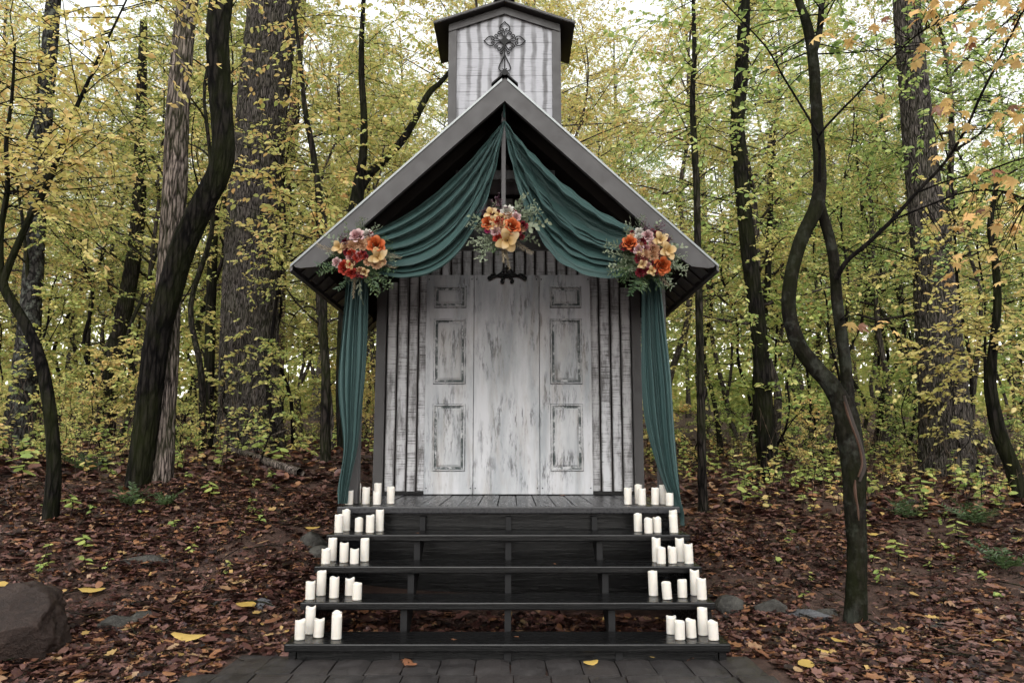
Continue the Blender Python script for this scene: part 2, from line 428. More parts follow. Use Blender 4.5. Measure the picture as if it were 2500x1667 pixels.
# ------------------------------------------------------------------ chapel
CH = empty('chapel', (0, 7.0, .77), 'small white distressed-wood chapel with steep gable porch and square bell tower', 'chapel')
XR, ZR, SL, HW = -.03, 3.967, .935, 1.56           # ridge x, height, roof slope, half width
Y0, Y1 = 5.42, 8.55
roofz = lambda x: ZR - SL * abs(x - XR)
wall = MB(); wall.box(-1.17, 1.17, 7.032, 8.35, .60, 2.72)
wall.prism([(-1.17, 2.72), (1.17, 2.72), (XR + .03, 3.72), (XR - .03, 3.72)], 7.034, 8.348)
wall = wall.obj('wall', SHEATH, CH)
xe = -1.136; k = 0
while xe < 1.12:
    x1 = min(xe + .0865 + .006 * math.sin(k * 2.3), 1.13)
    z0 = .80 if (x1 < -.775 or xe > .76 or xe < -.77 and x1 < -.70) else 2.70
    if xe < -.77 < x1 or xe < .76 < x1: z0 = .80
    z1 = min(3.55, min(roofz(xe), roofz(x1)) - .2)
    b = MB(); b.box(xe, x1, 7.0 + .003 * math.sin(k * 1.7), 7.03, z0 + .006 * math.sin(k * 3), z1)
    b.obj('siding_board', SIDING, wall, bev=.004)
    xe = x1 + .0125; k += 1
for a, b_ in ((-1.236, -1.145), (1.136, 1.222)):
    t = MB(); t.box(a, b_, 6.968, 7.06, .772, 2.83); t.obj('corner_trim', TRIM, CH, bev=.004)
for a, b_ in ((-1.232, -1.175), (1.175, 1.218)):
    t = MB(); t.box(a, b_, 7.064, 8.36, .60, 2.80); t.obj('side_wall', TRIM, CH)
sill = MB(); sill.box(-1.14, 1.134, 6.99, 7.028, .772, .80); sill.obj('base_trim', BLACKWOOD, CH)

# doors: two narrow panelled leaves either side of one plain leaf
def molding(x0, x1, z0, z1, y):
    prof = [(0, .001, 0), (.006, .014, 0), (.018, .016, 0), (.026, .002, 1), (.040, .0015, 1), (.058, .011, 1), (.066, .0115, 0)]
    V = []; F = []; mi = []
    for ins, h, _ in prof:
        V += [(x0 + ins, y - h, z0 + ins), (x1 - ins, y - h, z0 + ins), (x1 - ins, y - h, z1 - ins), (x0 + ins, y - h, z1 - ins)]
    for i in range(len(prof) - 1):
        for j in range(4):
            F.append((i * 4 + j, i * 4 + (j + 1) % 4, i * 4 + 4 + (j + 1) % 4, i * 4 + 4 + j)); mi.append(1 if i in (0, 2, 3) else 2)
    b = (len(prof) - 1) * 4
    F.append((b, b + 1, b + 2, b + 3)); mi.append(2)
    return V, F, mi
for (x0, x1, pan) in ((-.772, -.330, (-.700, -.400)), (-.326, .276, None), (.280, .756, (.376, .672))):
    d = MB(); d.box(x0, x1, 6.955, 6.992, .776, 2.792)
    dr = d.obj('door', DOOR, CH, bev=.003)
    if pan:
        for z0, z1 in ((2.478, 2.686), (1.766, 2.378), (.979, 1.588)):
            V, F, mi = molding(pan[0], pan[1], z0, z1, 6.955)
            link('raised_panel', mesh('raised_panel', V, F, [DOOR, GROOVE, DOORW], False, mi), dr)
for x in (.735, .30, -.35, -.75, .255, -.305):
    for z in (.83, 2.75):
        v, f = tube([(x, 6.956, z), (x, 6.951, z)], [.006, .006], 8)
        s = MB(); s.add(v, f.tolist() + [list(range(8, 16))]); s.obj('screw_head', IRON, CH)

# porch deck, posts, header, framing
dk = MB(); dk.box(-1.20, 1.20, 5.62, 7.0, .60, .728); dk = dk.obj('porch_deck', BLACKWOOD, CH)
x = -1.22; k = 0
while x < 1.2:
    b = MB(); b.box(x, min(x + .136, 1.22), 5.606, 6.986, .731, .768 + .002 * math.sin(k * 2.1)); b.obj('deck_board', DECKWOOD, dk, bev=.004); x += .1425; k += 1
b = MB(); b.box(-1.222, 1.222, 5.516, 5.601, .721, .771); b.obj('nosing_board', DECKWOOD, dk, bev=.008)
for s in (-1, 1):
    xa = s * 1.167
    b = MB(); b.box(xa - .043, xa + .043, 5.755, 5.84, .772, 2.72); b.obj('porch_post', TRIM, CH, bev=.004)
    b = MB(); b.box(s * 1.18 - .02, s * 1.18 + .02, 5.842, 6.96, 2.70, 2.80); b.obj('side_beam', TRIM, CH, bev=.004)
    for yy in (6.2, 6.75):
        b = MB(); b.box(s * 1.15 - .045, s * 1.15 + .045, yy - .045, yy + .045, .02, .60); b.obj('foundation_post', BLACKWOOD, CH)
b = MB(); b.box(-1.24, 1.24, 5.76, 5.80, 2.714, 2.80); b.obj('header_beam', TRIM, CH, bev=.004)
b = MB(); b.box(-1.10, 1.04, 5.765, 5.80, 2.806, 2.87); b.obj('header_beam', TRIM, CH, bev=.004)
b = MB(); b.box(XR - .026, XR + .008, 5.52, 5.56, 2.88, 3.74); b.obj('king_post', TRIM, CH, bev=.003)
b = MB(); b.box(-.44, .38, 6.0, 6.04, 3.375, 3.455); b.obj('collar_tie', TRIM, CH, bev=.003)
b = MB(); b.box(-.30, .24, 5.561, 5.60, 2.84, 2.90); b.obj('cross_brace', SHEATH, CH)

# roof: dark sheathing, metal panels, rake fascia
rf = MB()
def slope_slab(mb, s, d0, d1, y0, y1, off, th):
    """slab lying on the roof slope: d0..d1 horizontal distance from the ridge, off = vertical drop of its top"""
    xs = [XR + s * d0, XR + s * d1]; zt = [ZR - SL * d0 - off, ZR - SL * d1 - off]
    poly = [(xs[0], zt[0]), (xs[0], zt[0] - th), (xs[1], zt[1] - th), (xs[1], zt[1])]
    if s < 0: poly = poly[::-1]
    return mb.prism(poly, y0, y1)
for s in (-1, 1): slope_slab(rf, s, 0.0, HW - .13, Y0 + .045, Y1 - .02, .016, .05)
rf = rf.obj('roof', SHEATH, CH)
npan = 13; pw = (Y1 - Y0) / npan
for s in (-1, 1):
    for i in range(npan):
        y = Y0 + i * pw
        b = MB(); slope_slab(b, s, .0, HW, y, y + pw - .004, 0, .012)
        slope_slab(b, s, .0, HW, y + pw - .03, y + pw - .008, -.022, .0215)
        slope_slab(b, s, HW - .11, HW, y + pw - .034, y + pw - .004, .0125, .014)
        b.obj('metal_panel', METAL, rf)
    for i in range(6):
        y = 5.75 + i * .52
        b = MB(); slope_slab(b, s, .03, HW - .16, y, y + .04, .07, .10); b.obj('rafter', SHEATH, rf)
    # rake fascia with a curved tail
    p = []
    top = lambda d: ZR - SL * d - .016
    p = [(0, top(0)), (0, top(0) - .178)]
    for d, dz in ((HW - .42, .178), (HW - .33, .190), (HW - .26, .188), (HW - .19, .175), (HW - .13, .125), (HW - .07, .075), (HW - .035, .035)): p.append((d, top(d) - dz))
    p += [(HW - .02, top(HW - .02) - .01), (HW - .02, top(HW - .02))]
    poly = [(XR + s * d, z) for d, z in p]
    if s < 0: poly = poly[::-1]
    b = MB(); b.prism(poly, Y0 - .012 + .0, Y0 + .03); b.obj('rake_fascia', TRIM, CH)
    b = MB(); slope_slab(b, s, .02, HW + .004, Y0 - .02, Y0 - .0125, -.004, .020); b.obj('rake_trim', METALEDGE, rf)
    b = MB(); slope_slab(b, s, HW - .012, HW + .006, Y0 - .012, Y1, -.0005, .05); b.obj('drip_edge', METAL, rf)
rc = MB()
for s in (-1, 1): slope_slab(rc, s, 0, .10, Y0 - .03, 6.97, -.034, .012)
v, f = tube([(XR, Y0 - .035, ZR + .025), (XR, 6.96, ZR + .025)], [.024, .024], 10); rc.add(v, f.tolist() + [list(range(10))[::-1], list(range(10, 20))])
rc.obj('ridge_cap', IRON, rf)

# bell tower
TX, TZ, TS = -.05, 5.545, .345
tc = MB(); tc.prism([(-.55, 3.2), (.45, 3.2), (.45, 5.32), (TX, 5.45), (-.55, 5.32)], 7.035, 7.62)
tw = tc.obj('bell_tower', SHEATH, CH)
zg = lambda x: 5.462 - TS * abs(x - TX)
zz = 3.60
while zz < 5.42:
    z1 = zz + .1725
    x0, x1 = -.527, .427
    pts = [(x0, zz), (x1, zz)]
    tops = [(x, min(z1 - .003, zg(x))) for x in np.linspace(x1, x0, 15)]
    tops = [(x, max(z, zz + .0005)) for x, z in tops]
    keep = [t for t in tops if t[1] > zz + .001]
    if keep:
        if zg(x0) < zz: pts = [(keep[-1][0], zz), (keep[0][0], zz)]
        b = MB(); b.prism(pts + keep, 7.005, 7.033); b.obj('tower_board', TOWERB, tw)
    zz = z1
for a, b_ in ((-.600, -.519), (.419, .504)):
    b = MB(); b.box(a, b_, 6.985, 7.05, 3.3, 5.30); b.obj('corner_trim', TRIM, tw, bev=.003)
    b = MB(); b.box(a, a + .03, 7.051, 7.62, 3.3, 5.30) if a < 0 else b.box(b_ - .03, b_, 7.051, 7.62, 3.3, 5.30)
    b.obj('tower_side', TRIM, tw)
for s in (-1, 1):
    hw = .548
    poly = [(TX, 5.515), (TX, 5.440), (TX + s * hw, 5.440 - TS * hw), (TX + s * hw, 5.515 - TS * hw)]
    if s < 0: poly = poly[::-1]
    b = MB(); b.prism(poly, 6.975, 6.9845); b.obj('rake_trim', TRIM, tw)
    hw = .69
    poly = [(TX, TZ), (TX, TZ - .022), (TX + s * hw, TZ - .022 - TS * hw), (TX + s * hw, TZ - TS * hw)]
    if s < 0: poly = poly[::-1]
    b = MB(); b.prism(poly, 6.90, 7.68); b.obj('roof_panel', METAL, tw)
    poly = [(TX, TZ + .004), (TX, TZ - .018), (TX + s * (hw + .004), TZ - .018 - TS * hw), (TX + s * (hw + .004), TZ + .004 - TS * hw)]
    if s < 0: poly = poly[::-1]
    b = MB(); b.prism(poly, 6.892, 6.8995); b.obj('rake_edge', TRIM, tw)
    poly = [(TX, TZ + .022), (TX, TZ + .008), (TX + s * .10, TZ + .008 - TS * .10), (TX + s * .10, TZ + .022 - TS * .10)]
    if s < 0: poly = poly[::-1]
    b = MB(); b.prism(poly, 6.87, 7.69); b.obj('ridge_flange', IRON, tw)
v, f = tube([(TX, 6.865, TZ + .028), (TX, 7.70, TZ + .028)], [.032, .032], 12)
b = MB(); b.add(v, f.tolist() + [list(range(12))[::-1], list(range(12, 24))]); b.obj('ridge_cap', IRON, tw)

# ------------------------------------------------------------------ steps
ST = empty('staircase', (0, 4.9, 0), 'wide black open-riser wooden steps leading up to the porch', 'steps')
TY = [5.516 - .294 * i for i in range(5)]; TZs = [.771 - .1624 * i for i in range(5)]
for i in range(1, 5):
    b = MB(); b.box(-1.222, 1.222, TY[i], TY[i] + .296, TZs[i] - .045, TZs[i]); b.obj('tread', BLACKWOOD, ST, bev=.008)
for xs in (-1.185, -.615, -.0, .615, 1.185):
    poly = [(TY[0] + .30, .70), (TY[0] + .035, .70)]
    for i in range(1, 5):
        poly += [(TY[i - 1] + .035, TZs[i] - .047), (TY[i] + .035, TZs[i] - .047)]
    poly += [(TY[4] + .035, -.03), (TY[4] + .28, -.03)]
    b = MB(); b.prismx(poly[::-1], xs - .02, xs + .02); b.obj('stringer', STRINGER if abs(xs) < 1 else BLACKWOOD, ST, bev=.002)
b = MB(); b.box(-1.16, 1.16, TY[4] + .045, TY[4] + .075, .0, .072); b.obj('toe_board', BLACKWOOD, ST)
b = MB(); b.box(-1.18, 1.18, 5.70, 5.73, -.02, .60); b.obj('added_shade_board', BLACKWOOD, CH)  # added black backing so the void behind the steps reads as deep shade
for s in (-1, 1):
    b = MB(); b.box(s * 1.19 - .012, s * 1.19 + .012, 5.60, 7.02, .05, .60); b.obj('added_shade_board', BLACKWOOD, CH)  # added black side boards that keep light out from under the deck
    b = MB(); b.prismx([(TY[4] + .10, .0), (5.60, .0), (5.60, .62), (TY[0] + .06, .62)], s * 1.155 - .008, s * 1.155 + .008); b.obj('added_shade_side', BLACKWOOD, ST)  # added panel closing the open stair side to darken the space beneath

# ------------------------------------------------------------------ iron cross and scroll ornament
def curves_obj(name, curves, r, origin, mat, parent, y):
    nb = MB()
    for c in curves:
        P = catmull([(origin[0] + a, y, origin[1] + b) for a, b in c], 5)
        v, f = tube(P, np.full(len(P), r), 6)
        nb.add(v, f.tolist() + [list(range(6))[::-1], list(range(len(v) - 6, len(v)))])
    return nb.obj(name, mat, parent, smooth=False)
def rotp(c, a, mir=1): return [(mir * (-x * math.sin(a) * 0 + y) if False else (x * math.cos(a) - mir * y * math.sin(a)), (x * math.sin(a) + mir * y * math.cos(a))) for x, y in c]
CX, CZ = -.047, 5.158
CR = empty('iron_cross', (CX, 6.99, CZ), 'black wrought-iron scroll cross mounted on the white bell tower', 'cross')
heart = [(.205, 0), (.190, .012), (.166, .038), (.140, .050), (.116, .045), (.104, .028), (.109, .013), (.123, .010), (.130, .020), (.122, .027)]
scroll = [(.045, .010), (.078, .028), (.098, .052), (.090, .066), (.075, .063), (.070, .051), (.080, .045)]
for a in (0, math.pi / 2, math.pi):
    curves_obj('arm', [rotp(c, a, m) for c in (heart, scroll) for m in (1, -1)] + [rotp([(.03, 0), (.07, 0), (.105, 0)], a)], .0055, (CX, CZ), IRON, CR, 6.988)
dn = -math.pi / 2
low = [scroll, [(.075, .008), (.105, .024), (.122, .046), (.134, .040), (.132, .026), (.120, .024)],
       [(.140, .0), (.175, .014), (.215, .032), (.262, .053), (.292, .056), (.312, .040), (.313, .018), (.297, .012), (.291, .024)],
       [(.318, .004), (.330, .028), (.350, .045), (.375, .042), (.385, .024), (.372, .012), (.360, .022)]]
curves_obj('arm', [rotp(c, dn, m) for c in low for m in (1, -1)] + [rotp([(.03, 0), (.2, 0), (.40, 0)], dn)], .0055, (CX, CZ), IRON, CR, 6.988)
pl = []
for q in range(4):
    a0 = q * math.pi / 2
    for t in np.linspace(0, 1, 8, endpoint=False):
        p0, p1, p2 = np.array([.075, 0]), np.array([.006, .006]), np.array([0, .085])
        p = (1 - t) ** 2 * p0 + 2 * t * (1 - t) * p1 + t * t * p2
        pl.append((CX + p[0] * math.cos(a0) - p[1] * math.sin(a0), CZ + p[0] * math.sin(a0) + p[1] * math.cos(a0)))
b = MB(); b.prism(pl, 6.983, 6.993); b.obj('center_plate', IRON, CR)
OR_ = empty('iron_scroll', (-.02, 6.93, 2.76), 'black iron scroll ornament hung above the double doors under the center bouquet', 'ornament')
sc1 = [(.0, .095), (.03, .085), (.055, .05), (.10, .02), (.135, .005), (.165, -.015), (.175, .0), (.165, .012), (.150, .006)]
sc2 = [(.10, .02), (.12, .035), (.145, .03), (.150, .018)]
sc3 = [(.02, .0), (.045, -.012), (.055, -.035), (.040, -.045), (.035, -.03)]
sc4 = [(.0, .04), (.05, .03), (.09, .022)]
curves_obj('scroll', [[(x * m, z) for x, z in c] for c in (sc1, sc2, sc3, sc4) for m in (1, -1)] + [[(0, .12), (0, .05), (0, .0)], [(-.10, .02), (0, .012), (.10, .02)]], .010, (-.02, 2.76), IRON, OR_, 6.935)

# ------------------------------------------------------------------ green drapes
def cloth(name, c0, c1, trans):
    M = Mat(name)
    n = M.noise(M.coord('World', (60, 60, 60)), 3, 3); n2 = M.noise(M.coord('World', (3, 3, 1.2)), 2, 4)
    c = M.mix(n2, c0, c1)
    M.set(Base_Color=c, Roughness=.62, Specular_IOR_Level=.25, Sheen_Weight=.25, Sheen_Roughness=.4)
    M.put(M.b.inputs['Sheen Tint'], (.5, .75, .72))
    M.bump(M.math('ADD', M.math('MULTIPLY', n, .3), M.noise(M.coord('World', (9, 9, 9)), 3, 5)), .25, .006)
    t = M.n('BsdfTranslucent', Color=c); mx = M.n('MixShader', Fac=trans)
    M.nt.links.new(M.b.outputs[0], mx.inputs[1]); M.nt.links.new(t.outputs[0], mx.inputs[2]); M.nt.links.new(mx.outputs[0], M.out.inputs[0])
    return M.m
CLOTH = cloth('drape_green', (.013, .032, .0295), (.023, .052, .048), .03)
CLOTHT = cloth('drape_green_tail', (.019, .042, .041), (.032, .066, .064), .10)
def bez(P, t):
    P = np.asarray(P); t = t[:, None]
    return (1 - t) ** 3 * P[0] + 3 * t * (1 - t) ** 2 * P[1] + 3 * t * t * (1 - t) * P[2] + t ** 3 * P[3]
def grid_mesh(name, X, mat, thick=.004):
    ny, nx = X.shape[:2]
    i = np.arange(ny - 1)[:, None] * nx + np.arange(nx - 1)[None, :]
    F = np.stack([i, i + 1, i + nx + 1, i + nx], -1).reshape(-1, 4)
    return mesh(name, X.reshape(-1, 3), F, mat, True)
def folds(v, n, seed):
    w = v * n + .55 * np.sin(2 * math.pi * v * 1.3 + seed) + .38 * np.sin(2 * math.pi * v * 3.1 + 2 * seed)
    q = w % 1.0
    return np.where(q < .68, np.sin(q / .68 * math.pi / 2) ** 1.3, np.cos((q - .68) / .32 * math.pi / 2) ** .8), np.floor(w)
def swag(parent, top, bot, seed, n):
    u = np.linspace(0, 1, 72); v = np.linspace(0, 1, 190)
    X = np.zeros((len(v), len(u), 3))
    for k, vv in enumerate(v):
        e = vv ** 1.0
        ctl = (1 - e) * np.asarray(top) + e * np.asarray(bot)
        p = bez(ctl, u)
        fo, idx = folds(np.array([vv]), n, seed)
        ph = .12 * np.sin(idx * 2.4 + seed)
        env = np.sin(math.pi * np.clip(u, 0, 1) ** .8) ** .7 * .75 + .25 * u
        A = (.115 + .035 * math.sin(idx[0] * 1.9 + seed)) * env
        sag = .060 * fo[0] * env
        cre = .006 * np.sin(23 * u + 7 * vv + 3 * np.sin(9 * vv * n)) * env + .004 * np.sin(47 * u - 19 * vv)
        X[k, :, 0] = p[:, 0] + cre; X[k, :, 2] = p[:, 1] - sag + .6 * cre
        X[k, :, 1] = 5.52 - .10 * u ** 1.5 - A * fo[0] * (1 + ph[0] * np.sin(3 * u + idx[0])) + .05 * math.sin(math.pi * vv) * np.sin(math.pi * u) - .03 * (1 - u) ** 4 * 0
    o = link('swag', grid_mesh('swag', X, CLOTH), parent)
    return o
def tail(parent, L, Rr, seed, n, yb):
    L = catmull(np.array(L), 22); Rr = catmull(np.array(Rr), 22)
    v = np.linspace(0, 1, 110); X = np.zeros((len(L), len(v), 3))
    fo, idx = folds(v, n, seed)
    for k in range(len(L)):
        h = k / (len(L) - 1)
        wob = .35 * np.sin(5 * h + idx) + .2 * np.sin(11 * h + 2 * idx)
        f2, _ = folds(np.clip(v + .012 * np.sin(6 * h + 9 * v), 0, 1), n, seed + .5 * h)
        X[k, :, 0] = L[k, 0] * (1 - v) + Rr[k, 0] * v + .004 * np.sin(14 * h + 5 * v)
        X[k, :, 2] = L[k, 1] * (1 - v) + Rr[k, 1] * v
        X[k, :, 1] = (yb if np.isscalar(yb) else np.interp(h, *yb)) - (.060 + .015 * wob) * f2 * (1 - .3 * h) - .02 * np.sin(math.pi * v)
    return link('tail', grid_mesh('tail', X, CLOTHT), parent)
DL = empty('green_drape', (-1.15, 5.55, .77), 'teal green fabric swag and hanging tail on the left side of the porch', 'drape', 'green drapes framing the porch')
DR = empty('green_drape', (1.15, 5.55, .77), 'teal green fabric swag and hanging tail on the right side of the porch', 'drape', 'green drapes framing the porch')
swag(DL, [(-.041, 3.67), (-.25, 3.36), (-.60, 2.93), (-1.02, 2.76)], [(-.037, 3.655), (-.135, 2.90), (-.36, 2.30), (-.96, 2.45)], 1.0, 6)
swag(DR, [(-.033, 3.67), (.18, 3.36), (.545, 2.96), (.94, 2.78)], [(-.031, 3.64), (.075, 2.92), (.30, 2.33), (.90, 2.45)], 2.3, 6.5)
tail(DL, [(-1.225, 2.50), (-1.248, 2.052), (-1.259, 1.595), (-1.214, 1.179), (-1.24, .897), (-1.245, .785)], [(-1.063, 2.50), (-1.068, 2.052), (-1.074, 1.659), (-1.102, 1.275), (-1.144, .991), (-1.169, .785)], .7, 4.5, 5.66)
tail(DR, [(1.006, 2.46), (.994, 2.052), (.995, 1.692), (1.013, 1.37), (1.088, 1.053), (1.185, .80), (1.228, .70), (1.226, .64)], [(1.151, 2.46), (1.18, 2.052), (1.211, 1.659), (1.229, 1.306), (1.244, .959), (1.252, .80), (1.262, .70), (1.258, .64)], 1.9, 5, ([0, .7, .8, 1], [5.66, 5.66, 5.60, 5.57]))
for s, z in ((-.034, 3.715),):
    v, f = tube([(s, 5.44, z + .05), (s, 5.47, z + .03), (s, 5.50, z - .03)], [.007, .008, .009], 8)
    b = MB(); b.add(v, f.tolist()); b.obj('knot', CLOTH, DL)

# ------------------------------------------------------------------ candles
def wax():
    M = Mat('ivory_wax')
    n = M.noise(M.coord('World'), 30, 4)
    M.set(Base_Color=M.mix(n, (.52, .49, .44), (.58, .545, .50)), Roughness=.42, Subsurface_Weight=.25, Subsurface_Radius=(.03, .02, .012), Subsurface_Scale=.5)
    M.bump(n, .06, .002)
    return M.m
WAX = wax()
def candle_mesh(r, h, seed):
    rr = random.Random(seed); a1, a2, p1, p2 = rr.uniform(.002, .005), rr.uniform(.001, .003), rr.uniform(0, 6), rr.uniform(0, 6)
    seg = 28; V = []; F = []
    prof = [(r * .96, 0, 0), (r, .002, 0), (r, .012, 0), (r * .99, .0135, 0), (r, .015, 0), (r, h * .5, 0), (r, h - .010, .6), (r * .985, h - .002, 1), (r * .93, h, 1), (r * .87, h - .003, 1), (r * .82, h - .014, .5), (r * .4, h - .017, 0), (.003, h - .017, 0)]
    for q, z, w in prof:
        for j in range(seg):
            t = 2 * math.pi * j / seg
            V.append((q * math.cos(t), q * math.sin(t), z + w * (a1 * math.sin(t * 2 + p1) + a2 * math.sin(t * 3 + p2) - .001)))
    for i in range(len(prof) - 1):
        for j in range(seg): F.append((i * seg + j, i * seg + (j + 1) % seg, (i + 1) * seg + (j + 1) % seg, (i + 1) * seg + j))
    F.append(tuple(range(seg))[::-1]); F.append(tuple(range(len(V) - seg, len(V))))
    return mesh('candle', V, F, WAX, True)
CL = {'left': [[(-1.173, .18, .102, 0), (-1.151, .351, .148, 0), (-1.064, .25, .123, 0), (-.991, .33, .149, 0), (-.97, .182, .096, 0), (-.884, .278, .124, 0)],
 [(-1.164, .113, .121, 0), (-1.139, .226, .146, 0), (-1.034, .159, .096, 0), (-.949, .115, .118, 0), (-.9, .209, .147, 0)],
 [(-1.172, .1, .094, 0), (-1.162, .235, .146, 0), (-1.071, .171, .123, 0), (-.988, .099, .094, 0), (-.946, .219, .146, 0)],
 [(-1.186, .09, .104, 0), (-1.152, .216, .146, 0), (-1.054, .138, .121, 0), (-.976, .215, .102, 0), (-.903, .076, .097, 0)],
 [(-1.164, .102, .104, 0), (-1.141, .234, .15, 0), (-1.072, .152, .098, .04), (-.984, .218, .125, 0), (-.961, .111, .127, 0)]],
 'right': [[(.883, .207, .12, 0), (.973, .277, .142, 0), (.975, .139, .119, 0), (1.073, .154, .122, .03), (1.15, .236, .144, 0), (1.166, .087, .092, 0)],
 [(.901, .182, .122, 0), (.955, .08, .101, 0), (1.021, .114, .103, 0), (1.153, .209, .143, 0), (1.133, .1, .117, -.03)],
 [(.97, .185, .153, 0), (.985, .099, .103, 0), (1.062, .128, .103, 0), (1.128, .205, .148, 0), (1.163, .101, .123, -.03)],
 [(.895, .206, .146, -.02), (.957, .09, .099, -.06), (1.061, .151, .104, 0), (1.156, .226, .149, 0), (1.163, .082, .122, -.02)],
 [(.945, .232, .098, 0), (.966, .103, .099, 0), (1.039, .14, .098, -.03), (1.12, .205, .15, 0), (1.151, .089, .098, -.03)]]}
STEPN = ['porch deck', 'step just below the deck', 'middle step', 'step above the bottom one', 'bottom step']
ORD = ['first', 'second', 'third', 'fourth', 'fifth', 'last']
cmesh = {}
ns = 0
for side, rows in CL.items():
    for i, row in enumerate(rows):
        for j, (x, dy, h, tilt) in enumerate(row):
            ns += 1
            hh = round(h / .004) * .004
            z = TZs[i] + .0015
            me = candle_mesh(.0285, h, ns)
            size = 'short' if h < .108 else ('medium' if h < .135 else 'tall')
            o = link('candle', me, None, (x, TY[i] + dy, z + abs(tilt) * .028), (0, tilt, random.uniform(0, 6)) if not tilt else (0, tilt, 0))
            tag(o, f'{size} ivory candle, {ORD[j]} from left, {side} cluster, on the {STEPN[i]}', 'candle', 'ivory pillar candles on the steps')

# ------------------------------------------------------------------ bouquets
def petal(w, l, cup, roll, n=4, m=5, ruffle=0.0, ph=0.0):
    """petal grown along +x from the origin, face up"""
    V = []
    for i in range(m):
        t = i / (m - 1)
        ww = w * (math.sin(math.pi * (.12 + .72 * t)) ** .8)
        for j in range(n):
            s = (j / (n - 1) - .5) * 2
            x = l * t * (1 - .12 * s * s * t); y = s * ww * .5
            z = cup * l * (t ** 1.5) - roll * l * max(0, t - .65) ** 1.3 * 2.2 + .35 * cup * w * s * s + ruffle * math.sin(5 * s + ph + 6 * t) * t
            V.append((x, y, z))
    F = [(i * n + j, i * n + j + 1, (i + 1) * n + j + 1, (i + 1) * n + j) for i in range(m - 1) for j in range(n - 1)]
    return np.array(V), np.array(F)
def flower(kind, seed):
    """unit-radius flower facing +z"""
    r = random.Random(seed); nb = NB()
    def ring(n, rad, w, l, open_deg, cup, roll, zo, ruffle=0, ph=0):
        for k in range(n):
            a = 2 * math.pi * (k + ph) / n + r.uniform(-.15, .15)
            V, F = petal(w * r.uniform(.9, 1.1), l * r.uniform(.92, 1.08), cup, roll, ruffle=ruffle, ph=r.uniform(0, 6))
            o = R(open_deg + r.uniform(-6, 6))
            M = Matrix.Rotation(a, 3, 'Z') @ Matrix.Rotation(-(math.pi / 2 - o), 3, 'Y')
            V = V @ np.array(M).T
            V += np.array([math.cos(a) * rad, math.sin(a) * rad, zo])
            nb.add(V, F)
    if kind == 'rose':
        ring(3, .05, .30, .50, -8, .10, .0, .12); ring(4, .13, .42, .52, -2, .12, .1, .10, ph=.4); ring(5, .23, .56, .55, 4, .12, .25, .05, ph=.2); ring(5, .33, .68, .58, 14, .14, .4, .0, ph=.6); ring(6, .43, .74, .60, 28, .14, .5, -.06); ring(6, .50, .80, .60, 50, .12, .6, -.14, ph=.5)
    elif kind == 'open':
        ring(3, .05, .70, .85, 48, .18, .35, .02, .05); ring(4, .08, .78, .98, 70, .16, .45, -.06, .06, .3)
        for k in range(14):
            a = r.uniform(0, 6.3); q = r.uniform(0, .14); V, F = petal(.06, .34, 0, 0)
            Mx = Matrix.Rotation(a, 3, 'Z') @ Matrix.Rotation(-R(75), 3, 'Y'); nb.add(V @ np.array(Mx).T + [q * math.cos(a), q * math.sin(a), 0], F)
    else:                                     # ruffled many-petalled bloom
        for k, (n, rad, w, l, od) in enumerate(((5, .05, .34, .46, 0), (7, .15, .36, .5, 10), (9, .27, .38, .5, 24), (10, .38, .40, .5, 42), (11, .48, .44, .52, 64))):
            ring(n, rad, w, l, od, .16, .3, -.05 * k, .06, .3 * k)
    return nb
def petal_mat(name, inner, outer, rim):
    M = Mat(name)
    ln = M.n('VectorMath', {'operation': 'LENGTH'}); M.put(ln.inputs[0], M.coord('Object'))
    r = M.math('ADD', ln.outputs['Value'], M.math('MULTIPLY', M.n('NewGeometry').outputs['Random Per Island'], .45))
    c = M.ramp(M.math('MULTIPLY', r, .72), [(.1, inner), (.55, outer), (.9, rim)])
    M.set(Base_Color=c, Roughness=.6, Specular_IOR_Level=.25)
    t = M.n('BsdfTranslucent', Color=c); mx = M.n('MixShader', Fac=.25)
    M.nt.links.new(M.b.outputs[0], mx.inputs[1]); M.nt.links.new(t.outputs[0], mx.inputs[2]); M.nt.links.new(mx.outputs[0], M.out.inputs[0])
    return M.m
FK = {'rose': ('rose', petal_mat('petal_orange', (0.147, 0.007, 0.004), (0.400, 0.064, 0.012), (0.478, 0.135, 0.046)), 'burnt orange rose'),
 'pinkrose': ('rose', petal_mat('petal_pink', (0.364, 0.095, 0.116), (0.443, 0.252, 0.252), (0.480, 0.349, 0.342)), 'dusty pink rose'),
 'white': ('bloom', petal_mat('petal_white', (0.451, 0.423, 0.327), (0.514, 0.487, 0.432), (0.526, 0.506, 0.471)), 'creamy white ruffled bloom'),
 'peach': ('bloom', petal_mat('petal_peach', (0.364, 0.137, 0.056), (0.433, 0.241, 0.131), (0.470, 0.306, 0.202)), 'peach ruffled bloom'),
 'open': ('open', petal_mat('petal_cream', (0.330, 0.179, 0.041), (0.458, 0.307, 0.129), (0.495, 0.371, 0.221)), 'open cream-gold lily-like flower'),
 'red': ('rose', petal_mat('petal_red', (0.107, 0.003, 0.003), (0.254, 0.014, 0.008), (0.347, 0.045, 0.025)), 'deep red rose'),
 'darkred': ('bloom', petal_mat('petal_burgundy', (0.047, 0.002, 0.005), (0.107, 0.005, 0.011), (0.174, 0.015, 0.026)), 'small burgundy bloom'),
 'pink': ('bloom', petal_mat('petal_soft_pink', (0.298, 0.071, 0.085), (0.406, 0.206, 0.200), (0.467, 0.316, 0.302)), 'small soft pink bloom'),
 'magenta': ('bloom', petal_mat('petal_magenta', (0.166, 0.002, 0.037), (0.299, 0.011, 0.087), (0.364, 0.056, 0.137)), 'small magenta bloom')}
FM = {}
